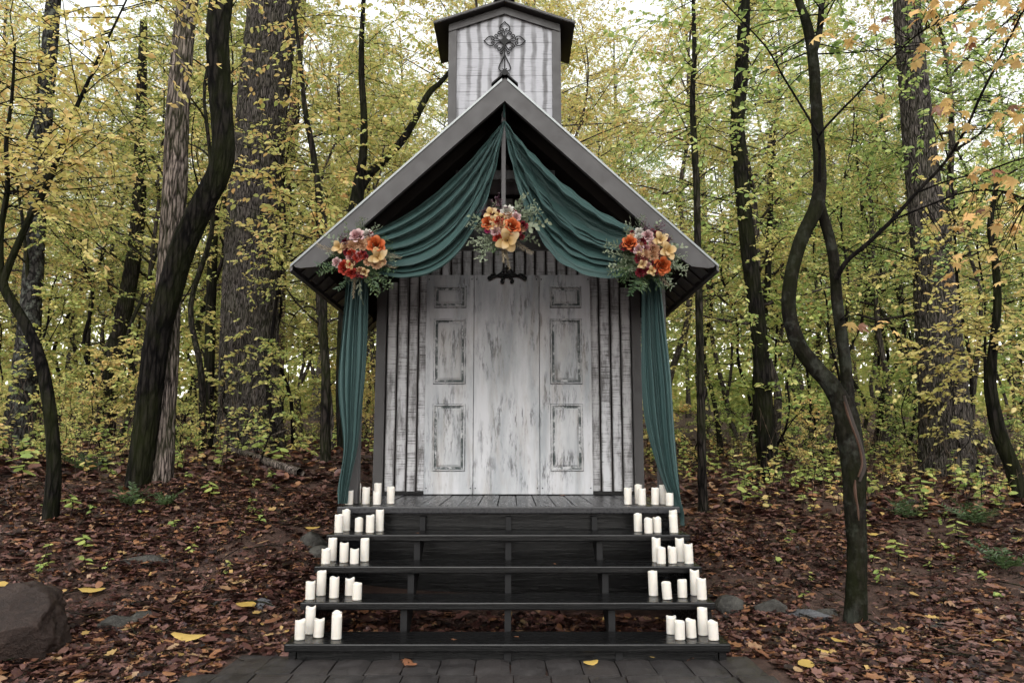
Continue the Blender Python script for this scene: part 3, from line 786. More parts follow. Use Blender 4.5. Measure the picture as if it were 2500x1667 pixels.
for k, (sh, m, lb) in FK.items():
    FM[k] = [flower(sh, 5 + 7 * i + len(k)).mesh(k, m, True) for i in range(2)]
BERRYM = plain('berry_plum', (.030, .010, .018), (.10, .04, .06), .3, (60, 60, 60), .1)
def berry_mesh(seed):
    r = random.Random(seed); mb = MB()
    for k in range(26):
        c = Vector((r.gauss(0, .42), r.gauss(0, .42), r.uniform(-.2, .5))); q = r.uniform(.07, .12)
        pts = [(1, 0, 0), (-1, 0, 0), (0, 1, 0), (0, -1, 0), (0, 0, 1), (0, 0, -1)]
        mb.add([tuple(c + Vector(p) * q) for p in pts], [(0, 2, 4), (2, 1, 4), (1, 3, 4), (3, 0, 4), (2, 0, 5), (1, 2, 5), (3, 1, 5), (0, 3, 5)])
        v, f = tube([tuple(c), tuple(c * .5 + Vector((0, 0, -.2))), (0, 0, -.5)], [.018] * 3, 4); mb.add(v, f.tolist())
    return mesh('berry_cluster', mb.v, mb.f, BERRYM, True)
BEM = [berry_mesh(i) for i in range(3)]
SAGE = leaf_material('leaf_sage', [(0, (.07, .095, .055)), (.5, (.13, .16, .10)), (1, (.24, .26, .18))], trans=.2, objw=.5)
DKGREEN = leaf_material('leaf_bouquet_green', [(0, (.02, .05, .022)), (.6, (.05, .09, .035)), (1, (.11, .15, .05))], trans=.2, objw=.5)
STRAW = leaf_material('leaf_straw', [(0, (.22, .17, .10)), (1, (.42, .36, .26))], trans=.2, objw=.5)
TEMPL = {'rh': (np.array([(0, 0, 0), (.5, .5, .05), (1, 0, -.04), (.5, -.5, .05)]), np.array([(0, 1, 2), (0, 2, 3)])),
 'ov': (np.array([(0, 0, 0), (.22, .36, .05), (.6, .42, .06), (1, 0, -.06), (.6, -.42, .06), (.22, -.36, .05)]), np.array([(0, 1, 2), (0, 2, 3), (0, 3, 4), (0, 4, 5)]))}
def spray_mesh(kind, seed):
    """leafy stem along +x, about one unit long"""
    r = np.random.default_rng(seed); nb = NB()
    n = {'fern': 26, 'euca': 11, 'feather': 60, 'bush': 46}[kind]
    bend = r.uniform(-.25, .25); t = np.linspace(.12, 1, n)
    C = np.stack([t, bend * t * t, -.18 * t * t], -1)
    if kind == 'bush':
        C = np.stack([t, bend * t * t + r.normal(0, .10, n) * t, -.1 * t * t + r.normal(0, .10, n) * t], -1)
    side = np.where(np.arange(n) % 2, 1., -1.)
    ang = {'fern': 1.15, 'euca': .9, 'feather': .55, 'bush': .9}[kind]
    d = np.stack([np.full(n, math.cos(ang)) + r.normal(0, .12, n), side * math.sin(ang) + r.normal(0, .15, n), r.normal(0, .35, n)], -1)
    ll = {'fern': .26, 'euca': .26, 'feather': .22, 'bush': .17}[kind] * (1 - .55 * t) * r.uniform(.8, 1.2, n) + .03
    asp = {'fern': .22, 'euca': .55, 'feather': .08, 'bush': .30}[kind]
    TV, TF = TEMPL['ov']; TV = TV * [1, asp * 1.2, 1]
    V, F = scatter(TV, TF, C, frames(d, np.stack([r.normal(0, .3, n), r.normal(0, .3, n), np.ones(n)], -1)), ll)
    nb.add(V, F)
    P = np.stack([np.linspace(0, 1, 7), bend * np.linspace(0, 1, 7) ** 2, -.18 * np.linspace(0, 1, 7) ** 2], -1)
    v, f = tube(P, np.linspace(.012, .004, 7), 3); f = np.vstack([f[:, :3], f[:, [0, 2, 3]]])
    nb.add(v, f)
    return nb
SPM = {(k, i): spray_mesh(k, 10 * i + 3).mesh(k, m) for k, m in (('fern', DKGREEN), ('euca', SAGE), ('feather', STRAW), ('bush', SAGE)) for i in range(2)}
SPG = {i: spray_mesh('bush', 40 + i).mesh('bush', DKGREEN) for i in range(2)}
def orient(v, up=(0, 0, 1)):
    return Vector(v).to_track_quat('Z', 'Y').to_euler()
def bouquet(c, label, flowers, rx, rz, sprays):
    B = empty('bouquet', (c[0], c[1] + .08, c[2]), label, 'bouquet', 'floral bouquets on the porch gable')
    V, F = [], []
    mb = MB()
    for i in range(7):
        for j in range(12):
            th, ph = math.pi * i / 6, 2 * math.pi * j / 12
            mb.v.append((c[0] + .62 * rx * math.sin(th) * math.cos(ph), c[1] + .05 + .07 * math.sin(th) * math.sin(ph), c[2] + .62 * rz * math.cos(th)))
    for i in range(6):
        for j in range(12): mb.f.append([i * 12 + j, i * 12 + (j + 1) % 12, i * 12 + 12 + (j + 1) % 12, i * 12 + 12 + j]); mb.m.append(0)
    link('foam_base', mesh('foam_base', mb.v, mb.f, DKGREEN, True), B)
    flowers = list(flowers)
    rf_ = random.Random(int(c[0] * 100))
    for q in range(26):
        a_, s_ = rf_.uniform(0, 6.28), rf_.uniform(.1, .72)
        flowers.append((rf_.choice(['peach', 'darkred', 'red', 'peach', 'open', 'darkred']), c[0] + s_ * rx * math.cos(a_), c[2] + s_ * rz * .9 * math.sin(a_) + .01, rf_.uniform(.024, .036)))
    for n, (k, x, z, r) in enumerate(flowers):
        dx, dz = (x - c[0]) / rx, (z - c[2]) / rz
        dep = max(0, 1 - dx * dx - dz * dz) ** .5
        y = c[1] - .02 - .11 * dep
        d = Vector((dx * .55 + random.uniform(-.15, .15), -1.0, dz * .45 + random.uniform(-.15, .15)))
        if k == 'berry':
            o = link('berry_cluster', BEM[n % 3], B, (x, y, z), orient(d), r * 1.6)
        else:
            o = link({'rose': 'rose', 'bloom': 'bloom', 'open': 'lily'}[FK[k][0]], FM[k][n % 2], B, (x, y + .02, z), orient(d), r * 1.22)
            o['label'] = FK[k][2]
    for n, (k, ang, ln, dep) in enumerate(sprays):
        a = R(ang)
        d = Vector((math.cos(a), -dep, math.sin(a))).normalized()
        st = Vector((c[0] + .35 * rx * math.cos(a), c[1] + .0, c[2] + .35 * rz * math.sin(a)))
        me = SPG[n % 2] if k == 'green' else SPM[(k, n % 2)]
        q = d.to_track_quat('X', 'Z') @ Euler((random.uniform(-.8, .8) + math.pi / 2, 0, 0)).to_quaternion()
        link('leaf_spray', me, B, st, q.to_euler(), ln * .74)
    return B
def spr(base, seed, lens):
    r = random.Random(seed); out = []
    for a, k, l in base: out.append((k, a + r.uniform(-8, 8), l, r.uniform(.1, .5)))
    for i in range(lens): out.append((r.choice(['green', 'fern', 'green', 'bush']), r.uniform(0, 360), r.uniform(.13, .21), r.uniform(.2, .9)))
    return out
B1 = [('rose',-0.948,2.616,0.056),('open',-0.932,2.529,0.058),('pinkrose',-1.084,2.682,0.048),('white',-1.015,2.699,0.039),('peach',-1.115,2.609,0.041),('peach',-1.054,2.626,0.041),('open',-1.21,2.601,0.045),('pinkrose',-1.223,2.491,0.031),('red',-1.164,2.453,0.045),('pink',-1.129,2.529,0.029),('pink',-1.064,2.533,0.035),('darkred',-1.108,2.487,0.029),('darkred',-1.022,2.529,0.025),('berry',-1.174,2.652,0.041),('peach',-1.001,2.491,0.027),('peach',-1.057,2.428,0.027)]
B2 = [('rose',0.026,2.754,0.052),('rose',-0.145,2.786,0.044),('white',-0.009,2.872,0.048),('pinkrose',0.052,2.826,0.031),('peach',-0.053,2.763,0.042),('open',-0.009,2.655,0.074),('pinkrose',-0.092,2.718,0.033),('open',-0.127,2.854,0.044),('magenta',-0.151,2.736,0.024),('darkred',-0.081,2.867,0.02),('darkred',0.037,2.867,0.02),('darkred',0.096,2.686,0.02),('berry',-0.075,2.926,0.044),('berry',-0.18,2.881,0.033),('pink',-0.035,2.831,0.024)]
B3 = [('rose',0.864,2.634,0.047),('rose',1.092,2.464,0.055),('white',0.937,2.719,0.034),('white',0.936,2.67,0.034),('pinkrose',0.995,2.682,0.038),('open',1.085,2.654,0.053),('open',1.134,2.573,0.063),('pinkrose',0.926,2.581,0.033),('peach',1.036,2.577,0.043),('peach',1.031,2.537,0.039),('darkred',0.889,2.715,0.022),('darkred',0.928,2.516,0.033),('darkred',0.966,2.617,0.02),('pink',1.029,2.626,0.03),('pink',0.989,2.593,0.022),('berry',0.985,2.748,0.036),('berry',1.076,2.744,0.04),('berry',1.141,2.67,0.028),('darkred',0.972,2.516,0.022),('open',1.016,2.428,0.033),('pink',0.994,2.464,0.024)]
bouquet((-1.071, 5.36, 2.55), 'round bouquet with one large orange rose on the left end of the gable', B1, .27, .25,
 spr([(100, 'bush', .27), (85, 'bush', .28), (70, 'bush', .24), (120, 'euca', .24), (150, 'euca', .26), (165, 'feather', .30), (190, 'fern', .30), (205, 'fern', .30), (215, 'green', .26), (240, 'fern', .27), (265, 'feather', .28), (280, 'green', .28), (300, 'green', .29), (315, 'green', .29), (330, 'green', .26), (345, 'feather', .22), (10, 'feather', .26), (270, 'euca', .33), (355, 'bush', .24), (95, 'euca', .25)], 1, 22))
bouquet((-.026, 5.37, 2.77), 'bouquet with two orange roses hung at the center of the gable', B2, .19, .20,
 spr([(60, 'euca', .30), (40, 'bush', .30), (25, 'bush', .27), (50, 'bush', .25), (15, 'euca', .24), (0, 'green', .20), (340, 'euca', .26), (350, 'euca', .34), (200, 'bush', .27), (215, 'bush', .31), (235, 'bush', .34), (185, 'bush', .28), (170, 'euca', .32), (265, 'feather', .31), (275, 'feather', .29), (310, 'feather', .27), (250, 'green', .24), (225, 'bush', .28), (30, 'bush', .30)], 2, 12))
bouquet((.998, 5.36, 2.55), 'bouquet with two orange roses on the right end of the gable', B3, .27, .25,
 spr([(110, 'bush', .30), (125, 'euca', .29), (95, 'bush', .28), (140, 'bush', .28), (160, 'bush', .30), (175, 'bush', .29), (190, 'bush', .30), (200, 'euca', .26), (215, 'green', .32), (225, 'green', .34), (240, 'fern', .33), (255, 'fern', .30), (270, 'green', .24), (290, 'feather', .24), (310, 'bush', .27), (330, 'bush', .28), (345, 'bush', .28), (355, 'bush', .26), (20, 'euca', .26), (75, 'euca', .26), (280, 'green', .26)], 3, 22))
POP=[(-4.08,12,1.12,0.572),(-4.09,12,1.39,0.513),(-4.1,12,1.8,0.474),(-4.14,12,2.42,0.45),(-4.17,12,3.12,0.432),(-4.2,12,4.2,0.42),(-4.19,12,5.52,0.412),(-4.12,12,7.19,0.409),(-4.02,12,8.77,0.409),(-3.94,12,10.07,0.4)]
TWA=[(-3.58,7.5,0.81,0.195),(-3.55,7.49,1.14,0.187),(-3.53,7.49,1.48,0.18),(-3.5,7.48,1.91,0.177),(-3.46,7.47,2.34,0.174),(-3.4,7.47,2.78,0.166),(-3.3,7.46,3.19,0.158),(-3.14,7.45,3.6,0.146),(-3.0,7.45,3.92,0.138),(-2.94,7.44,4.19,0.13),(-2.96,7.43,4.47,0.126),(-3.0,7.43,4.8,0.129),(-3.04,7.42,5.18,0.132),(-3.06,7.41,5.52,0.132),(-3.04,7.41,5.86,0.133),(-3.01,7.4,6.46,0.125)]
TWB=[(-3.5,7.65,0.76,0.183),(-3.5,7.67,1.1,0.157),(-3.52,7.69,1.49,0.145),(-3.53,7.71,1.93,0.142),(-3.55,7.73,2.47,0.135),(-3.56,7.75,3.03,0.132),(-3.58,7.78,3.6,0.129),(-3.59,7.8,4.09,0.131),(-3.62,7.82,4.59,0.127),(-3.63,7.84,5.21,0.119),(-3.63,7.86,5.73,0.116),(-3.62,7.88,6.16,0.112),(-3.58,7.9,6.81,0.104)]
CRV=[(-3.9,6.6,0.88,0.074),(-3.92,6.6,1.14,0.067),(-3.97,6.6,1.44,0.064),(-4.04,6.6,1.74,0.061),(-4.13,6.6,2.01,0.057),(-4.26,6.6,2.26,0.054),(-4.41,6.6,2.48,0.05),(-4.49,6.6,2.62,0.046),(-4.48,6.6,2.72,0.039),(-4.41,6.6,2.95,0.035),(-4.31,6.6,3.24,0.033),(-4.19,6.6,3.52,0.032),(-4.1,6.6,3.85,0.028),(-4.01,6.6,4.19,0.024),(-3.93,6.6,4.42,0.02),(-3.82,6.6,4.74,0.016),(-3.69,6.6,5.09,0.012),(-3.56,6.6,5.44,0.008)]
CRVB=[(-4.49,6.6,2.62,0.039),(-4.54,6.6,2.83,0.029),(-4.56,6.6,3.16,0.025),(-4.54,6.6,3.52,0.022),(-4.59,6.6,3.93,0.018),(-4.58,6.6,4.4,0.014),(-4.6,6.6,4.91,0.01)]
LIC=[(-8.38,13,1.52,0.252),(-8.36,13,2.15,0.216),(-8.35,13,3.06,0.188),(-8.36,13,3.98,0.167),(-8.39,13,4.92,0.154),(-8.41,13,5.88,0.148),(-8.43,13,7.03,0.141),(-8.44,13,8.2,0.131),(-8.45,13,9.4,0.121),(-8.46,13,10.72,0.106)]
THN=[(-4.93,12.5,1.51,0.093),(-4.97,12.5,2.11,0.086),(-5.0,12.5,2.98,0.083),(-5.03,12.5,4.02,0.081),(-5.06,12.5,5.08,0.074),(-5.08,12.5,5.86,0.067),(-5.12,12.5,7.04,0.061),(-5.13,12.5,8.42,0.05),(-5.14,12.5,9.59,0.039)]
TAN=[(-5.21,17,2.16,0.127),(-5.25,17,3.44,0.128),(-5.27,17,4.64,0.124),(-5.29,17,5.87,0.12),(-5.27,17,7.33,0.112),(-5.16,17,9.05,0.103),(-5.05,17,10.81,0.083),(-5.01,17,12.51,0.069)]
CHA=[(-2.13,9,0.69,0.068),(-2.16,9,1.08,0.064),(-2.18,9,1.59,0.059),(-2.19,9,2.06,0.054),(-2.24,9,2.58,0.052),(-2.27,9,3.22,0.05),(-2.32,9,3.77,0.045),(-2.37,9,4.38,0.04),(-2.47,9,4.94,0.038),(-2.57,9,5.4,0.033),(-2.66,9,6.1,0.025),(-2.78,9,6.87,0.02)]
CHB=[(-2.28,10.5,1.13,0.089),(-2.33,10.5,1.96,0.084),(-2.33,10.5,2.82,0.091),(-2.3,10.5,3.57,0.099),(-2.26,10.5,4.2,0.102),(-2.19,10.5,4.85,0.094),(-2.14,10.5,5.3,0.063),(-2.13,10.5,5.9,0.051),(-2.19,10.5,6.64,0.045),(-2.2,10.5,7.4,0.036),(-2.17,10.5,8.24,0.026)]
CHB2=[(-2.19,10.5,4.85,0.075),(-2.04,10.56,5.13,0.063),(-1.86,10.62,5.35,0.057),(-1.59,10.69,5.71,0.055),(-1.41,10.75,6.08,0.049),(-1.23,10.81,6.49,0.046),(-1.04,10.88,6.73,0.036),(-0.75,10.94,7.16,0.027),(-0.42,11.0,7.63,0.017)]
RT=[(2.33,5.3,0.05,0.082),(2.35,5.3,0.28,0.071),(2.37,5.3,0.53,0.068),(2.37,5.3,0.77,0.074),(2.38,5.3,1.0,0.082),(2.37,5.3,1.21,0.087),(2.35,5.3,1.39,0.088),(2.32,5.3,1.52,0.082)]
RTL=[(2.33,5.3,1.48,0.076),(2.25,5.3,1.63,0.07),(2.15,5.3,1.75,0.064),(2.06,5.3,1.88,0.061),(2.01,5.3,2.02,0.058),(1.99,5.3,2.16,0.057),(2.01,5.3,2.35,0.056),(2.06,5.3,2.54,0.056),(2.13,5.3,2.72,0.058),(2.22,5.3,2.89,0.06),(2.26,5.3,3.06,0.054),(2.27,5.3,3.26,0.051),(2.27,5.3,3.46,0.05),(2.27,5.3,3.73,0.048),(2.27,5.3,4.0,0.045),(2.25,5.3,4.25,0.044),(2.2,5.3,4.47,0.036),(2.13,5.3,4.7,0.03)]
RTR=[(2.42,5.42,1.39,0.053),(2.42,5.41,1.58,0.05),(2.41,5.4,1.8,0.048),(2.39,5.39,2.02,0.047),(2.37,5.38,2.24,0.046),(2.36,5.36,2.46,0.044),(2.34,5.35,2.65,0.044),(2.3,5.34,2.81,0.043),(2.27,5.33,2.94,0.038)]
RTU=[(2.26,5.3,4.04,0.026),(2.33,5.3,4.28,0.024),(2.36,5.3,4.53,0.021),(2.39,5.3,4.81,0.017)]
RTB=[(2.34,5.3,2.38,0.019),(2.39,5.22,2.49,0.017),(2.5,5.14,2.59,0.015),(2.65,5.07,2.74,0.014),(2.8,4.99,2.92,0.012),(2.95,4.91,3.09,0.01),(3.06,4.83,3.29,0.009),(3.14,4.76,3.5,0.009),(3.24,4.68,3.73,0.007),(3.37,4.6,4.02,0.006)]
RTV=[(2.22,5.2,3.06,0.011),(2.2,5.12,3.28,0.01),(2.17,5.05,3.34,0.009),(2.27,4.97,3.46,0.008),(2.39,4.9,3.58,0.007),(2.58,4.83,3.78,0.007),(2.75,4.75,3.93,0.006),(2.92,4.67,4.01,0.005),(3.09,4.6,4.15,0.004)]
RTW=[(2.21,5.15,3.39,0.009),(2.11,5.1,3.53,0.008),(1.95,5.05,3.77,0.007),(1.82,5.0,3.97,0.006),(1.64,4.95,4.14,0.005),(1.49,4.9,4.27,0.005)]
RTX=[(2.78,4.95,2.9,0.007),(2.91,4.81,2.93,0.006),(3.06,4.68,2.94,0.006),(3.17,4.54,2.96,0.005),(3.26,4.4,2.96,0.004)]
RTY=[(2.62,5.0,2.72,0.007),(2.82,4.88,2.79,0.007),(2.98,4.75,2.83,0.006),(3.13,4.62,2.79,0.005),(3.2,4.5,2.69,0.004)]
RBG=[(6.53,11.5,0.71,0.438),(6.54,11.5,1.0,0.391),(6.56,11.5,1.51,0.361),(6.56,11.5,2.04,0.34),(6.56,11.5,2.71,0.319),(6.56,11.5,3.38,0.295),(6.55,11.5,4.07,0.271),(6.53,11.5,4.91,0.253),(6.5,11.5,5.91,0.235),(6.48,11.5,7.09,0.217),(6.47,11.5,8.07,0.206),(6.47,11.5,9.39,0.187)]
RTH=[(2.05,8.2,0.55,0.055),(2.05,8.2,0.95,0.046),(2.06,8.2,1.51,0.045),(2.07,8.2,2.07,0.043),(2.08,8.2,2.75,0.041),(2.09,8.2,3.44,0.039),(2.1,8.2,4.14,0.039),(2.09,8.2,4.66,0.037),(2.09,8.2,5.18,0.032),(2.13,8.2,5.71,0.028),(2.14,8.2,6.36,0.02)]
RDK=[(3.73,11,0.7,0.13),(3.7,11,1.25,0.125),(3.68,11,1.81,0.12),(3.66,11,2.51,0.118),(3.62,11,3.29,0.116),(3.56,11,3.94,0.117),(3.52,11,4.61,0.111),(3.49,11,5.29,0.109),(3.46,11,5.99,0.106),(3.53,11,6.69,0.1),(3.62,11,7.55,0.095),(3.69,11,8.73,0.082)]
RD2=[(4.1,12.5,0.84,0.071),(4.06,12.5,1.54,0.071),(4.06,12.5,2.26,0.068),(4.15,12.5,2.98,0.065),(4.27,12.5,3.57,0.058),(4.36,12.5,4.32,0.051),(4.45,12.5,5.47,0.045),(4.55,12.5,6.64,0.038)]
RR=[(5.9,9,0.88,0.087),(5.78,9,1.29,0.082),(5.73,9,1.59,0.077),(5.71,9,1.95,0.067),(5.78,9,2.37,0.052),(5.88,9,2.9,0.045),(5.9,9,3.44,0.04),(5.88,9,3.88,0.035),(6.01,9,4.43,0.027)]
LR1=[(-7.96,15,2.48,0.173),(-7.88,15,3.17,0.165),(-7.74,15,4.14,0.158),(-7.66,15,4.95,0.15),(-7.62,15,6.05,0.134),(-7.67,15,7.26,0.117),(-7.74,15,8.7,0.1),(-7.8,15,10.17,0.074)]

# ------------------------------------------------------------------ rocks
def rock_mat(name, a, b, c):
    M = Mat(name)
    n = M.noise(M.coord('World'), 7, 9, .7); n2 = M.noise(M.coord('World'), 40, 5, .7)
    col = M.ramp(n, [(.3, a), (.55, b), (.8, c)])
    M.set(Base_Color=M.mix(M.ramp(n2, [(.5, 0.0), (.75, .5)]), col, c), Roughness=.6, Specular_IOR_Level=.18); M.bump(M.math('ADD', n, M.math('MULTIPLY', n2, .6)), .9, .03)
    return M.m
ROCKB = rock_mat('boulder_brown', (.010, .0062, .0050), (.026, .0165, .0135), (.062, .042, .034))
ROCKG = rock_mat('stone_grey', (.014, .013, .012), (.045, .042, .037), (.11, .105, .092))
def rock(name, loc, size, seed, mat, label, sub=4, rot=0, amp=.35, cuts=11):
    bm = bmesh.new(); bmesh.ops.create_icosphere(bm, subdivisions=sub, radius=1)
    for v in bm.verts:
        p = v.co.copy(); o = Vector((seed * 3.1, seed * 1.7, seed * .9))
        d = mnoise.noise(p * .9 + o) * amp + mnoise.noise(p * 2.3 + o) * amp * .4 + mnoise.noise(p * 6 + o) * amp * .18 + mnoise.noise(p * 15 + o) * amp * .08
        c = mnoise.cell(p * 1.6 + o) * .05
        v.co = p * (1 + d + c * .3)
        v.co = Vector((v.co.x * size[0], v.co.y * size[1], v.co.z * size[2]))
    rk = random.Random(seed * 7)
    for q in range(cuts):
        nv = Vector((rk.gauss(0, 1), rk.gauss(0, 1), rk.gauss(.2, .8))).normalized(); dd = rk.uniform(.55, .85)
        for v in bm.verts:
            w_ = Vector((v.co.x / size[0], v.co.y / size[1], v.co.z / size[2])); e_ = w_.dot(nv) - dd
            if e_ > 0:
                w_ -= nv * e_ * .88; v.co = Vector((w_.x * size[0], w_.y * size[1], w_.z * size[2]))
    me = bpy.data.meshes.new(name); bm.to_mesh(me); bm.free()
    me.polygons.foreach_set('use_smooth', np.ones(len(me.polygons), bool)); me.materials.append(mat)
    o = link(name, me, None, loc, (0, 0, rot)); return tag(o, label, 'rock')
rock('boulder', (-2.92, 4.54, .10), (.45, .38, .30), 9, ROCKB, 'large brown boulder at the left edge of the leaf-strewn ground', 6, 1.9, .30, 4)
RK = [((-2.40, 4.90, .12), (.15, .09, .075), 2, .5, 'long grey angular stone beside the brown boulder'), ((-2.29, 5.0, .13), (.10, .07, .07), 12, 1.0, 'chunky grey stone behind the long angular one'), ((-1.90, 5.18, .18), (.08, .06, .06), 3, .2, 'small grey stone in the leaves left of the fourth step'), ((-1.62, 5.22, .17), (.11, .07, .05), 4, -.2, 'flat dark stone left of the steps'),
 ((-1.60, 6.37, .44), (.15, .11, .10), 5, .4, 'rounded stone with a leaf on it beside the upper steps'), ((-2.75, 5.90, .36), (.22, .14, .07), 6, .1, 'low flat stone half buried in leaves on the left slope'), ((-1.46, 6.10, .38), (.12, .10, .09), 7, .9, 'mossy stone tucked against the left of the stairs'),
 ((1.53, 5.52, .11), (.15, .11, .11), 8, .3, 'pale rounded stone touching the right side of the steps'), ((1.80, 5.46, .10), (.15, .09, .08), 9, -.2, 'grey stone in the middle of the edging row right of the steps'), ((2.03, 5.36, .08), (.17, .08, .055), 10, -.35, 'long dark edging stone left of the crooked tree trunk'), ((2.20, 5.46, .07), (.12, .07, .045), 11, .1, 'small flat stone at the foot of the crooked tree'),
 ((2.80, 5.16, .04), (.09, .06, .045), 13, .2, 'small half-buried stone right of the crooked tree'), ((3.12, 5.06, .03), (.08, .05, .04), 14, .8, 'little stone in the leaves near the right edge')]
for loc, size, s, r, lb in RK: rock('rock', (loc[0], loc[1], loc[2] - .025), size, s, ROCKG if s not in (4, 10) else rock_mat('stone_dark', (.03, .03, .032), (.08, .08, .085), (.15, .15, .15)), lb, 3, r, .45)

# ------------------------------------------------------------------ leaves, twigs, trees
LT = {'rh': TEMPL['rh'], 'ov': TEMPL['ov']}
def leaves_on(nb, P, D, U_, length, r, kind='rh', asp=.52, tilt=.55):
    n = len(P)
    TV, TF = LT[kind]
    TV = TV * [1, asp if kind == 'rh' else asp * 1.2, 1]
    nrm = U_ + r.normal(0, tilt, (n, 3))
    V, F = scatter(TV, TF, P, frames(D, nrm), length * r.uniform(.65, 1.25, n))
    nb.add(V, F)
def twig_leaves(r, start, d, L, nl, out_w, lp, ld, rad=.004, droop=.25, curv=.25):
    """one twig from start along d with nl leaves; appends to lists"""
    m = 4; t = np.linspace(0, 1, m)
    d = d / np.linalg.norm(d); bend = r.normal(0, curv, 3); bend[2] -= droop
    P = start + np.outer(t * L, d) + np.outer((t ** 2) * L, bend * .5)
    out_w.append((P, np.linspace(rad, rad * .4, m)))
    q = np.sort(r.uniform(.1, 1.0, nl))
    C = start + np.outer(q * L, d) + np.outer((q ** 2) * L, bend * .5)
    hx = np.array([-d[1], d[0], 0]); hx /= np.linalg.norm(hx) + 1e-6
    s = np.where(np.arange(nl) % 2, 1., -1.)[:, None]
    dd = d * r.uniform(.2, .9, (nl, 1)) + s * hx * r.uniform(.5, 1.0, (nl, 1)) + np.array([0, 0, -1]) * r.uniform(.0, .7, (nl, 1))
    lp.append(C); ld.append(dd)
    return P
def grow(seed, H, r0, h0, nl, limb, ntw, tw, nlf, leaf, up=.35, lean=.25, lkind='rh', asp=.55, tilt=.6, flat=1.0, sub=0):
    r = np.random.default_rng(seed)
    n = 9; t = np.linspace(0, 1, n)
    P = np.stack([np.cumsum(r.normal(0, lean * H * .05, n)), np.cumsum(r.normal(0, lean * H * .05, n)), t * H], -1); P[0, :2] = 0; P[0, 2] = -.15
    TR = catmull(np.column_stack([P, r0 * (1 - .85 * t) * (1 + .35 * (t == 0))]), 4)
    wood = NB(); v, f = tube(TR[:, :3], TR[:, 3], 8, 7, .12, seed); wood.add(v, f)
    W = []; lp = []; ld = []
    ga = r.uniform(0, 6.28)
    for k in range(nl):
        q = (k + r.uniform(0, 1)) / nl; z = h0 + (H * .97 - h0) * q
        i = np.searchsorted(TR[:, 2], z); i = min(max(i, 1), len(TR) - 1); b = TR[i, :3]
        ga += 2.4 + r.normal(0, .4)
        L = limb * (1 - .55 * q) * r.uniform(.7, 1.25)
        d = np.array([math.cos(ga), math.sin(ga), up + .5 * q + r.normal(0, .15)]); d /= np.linalg.norm(d)
        m = 7; tt = np.linspace(0, 1, m); bend = r.normal(0, .3, 3) + [0, 0, -.25 * flat]
        LP = b + np.outer(tt * L, d) + np.outer(tt ** 2 * L, bend * .6)
        rl = min(TR[i, 3] * .6, .012 + L * .011)
        W.append((LP, np.linspace(rl, .004, m)))
        for j in range(ntw):
            s = r.uniform(.12, 1.0); c = np.array([np.interp(s, tt, LP[:, a]) for a in range(3)])
            sd = 1 if j % 2 else -1
            hx = np.array([-d[1], d[0], 0]); hx /= np.linalg.norm(hx) + 1e-6
            dd = d * r.uniform(.3, .9) + sd * hx * r.uniform(.4, 1.0) + np.array([0, 0, r.normal(.05, .28)])
            TL = tw * r.uniform(.6, 1.3) * (1 - .4 * s)
            PP = twig_leaves(r, c, dd, TL, nlf, W, lp, ld)
            for u in range(sub):
                d2 = dd + r.normal(0, .7, 3); twig_leaves(r, PP[1 + u % 3], d2, TL * .6, max(3, int(nlf * .6)), W, lp, ld, .003)
    for PP, rr in W:
        v, f = tube(PP, rr, 3 if rr[0] < .01 else 5); wood.add(v, f)
    lv = NB(); C = np.vstack(lp); D = np.vstack(ld)
    leaves_on(lv, C, D, np.tile([0, 0, 1.], (len(C), 1)), leaf, r, lkind, asp, tilt)
    return wood, lv
PROTO = {}
def proto(key, mats, bark, name='tree', **k):
    w, l = grow(**k)
    PROTO[key] = (w.mesh('trunk', bark, True), {m.name: l.mesh('crown', m) for m in mats})
def plant(name, key, leafmat, x, y, scale, rot, label, cat, group, bark=None, stem='trunk', top='crown'):
    e = bpy.data.objects.new(name, None); COL.objects.link(e)
    e.location = (x, y, float(terr(x, y))); e.rotation_euler = (0, 0, rot); e.scale = (scale,) * 3; e.empty_display_size = .1
    tag(e, label, cat, group)
    w, ls = PROTO[key]
    a = bpy.data.objects.new(stem, w); COL.objects.link(a); a.parent = e
    b = bpy.data.objects.new(top, ls[leafmat.name]); COL.objects.link(b); b.parent = e
    return e
ALLM = (LEAF_LEFT, LEAF_RIGHT, LEAF_GOLD)
for i in range(6):
    proto(f'under{i}', ALLM, BARK_FAR, seed=100 + i, H=9.0 + 1.2 * (i % 3), r0=.06 + .012 * (i % 3), h0=1.6 + .5 * (i % 3), nl=26, limb=2.8, ntw=12, tw=.85, nlf=17, leaf=.064, up=.25, lean=.35, sub=4)
for i in range(4):
    proto(f'tall{i}', (LEAF_LEFT, LEAF_RIGHT), BARK_FAR, seed=200 + i, H=17 + 2 * i, r0=.17 + .03 * i, h0=4.5 + 1.5 * (i % 2), nl=36, limb=4.2, ntw=11, tw=1.5, nlf=15, leaf=.095, up=.5, lean=.18, sub=3)
for i in range(4):
    proto(f'shrub{i}', (LEAF_SHRUB, LEAF_LEFT, LEAF_GOLD), BARK_TWIG, seed=300 + i, H=1.5 + .5 * (i % 3), r0=.018, h0=.25, nl=11, limb=1.0, ntw=6, tw=.40, nlf=9, leaf=.085, up=.5, lean=.6, sub=1)

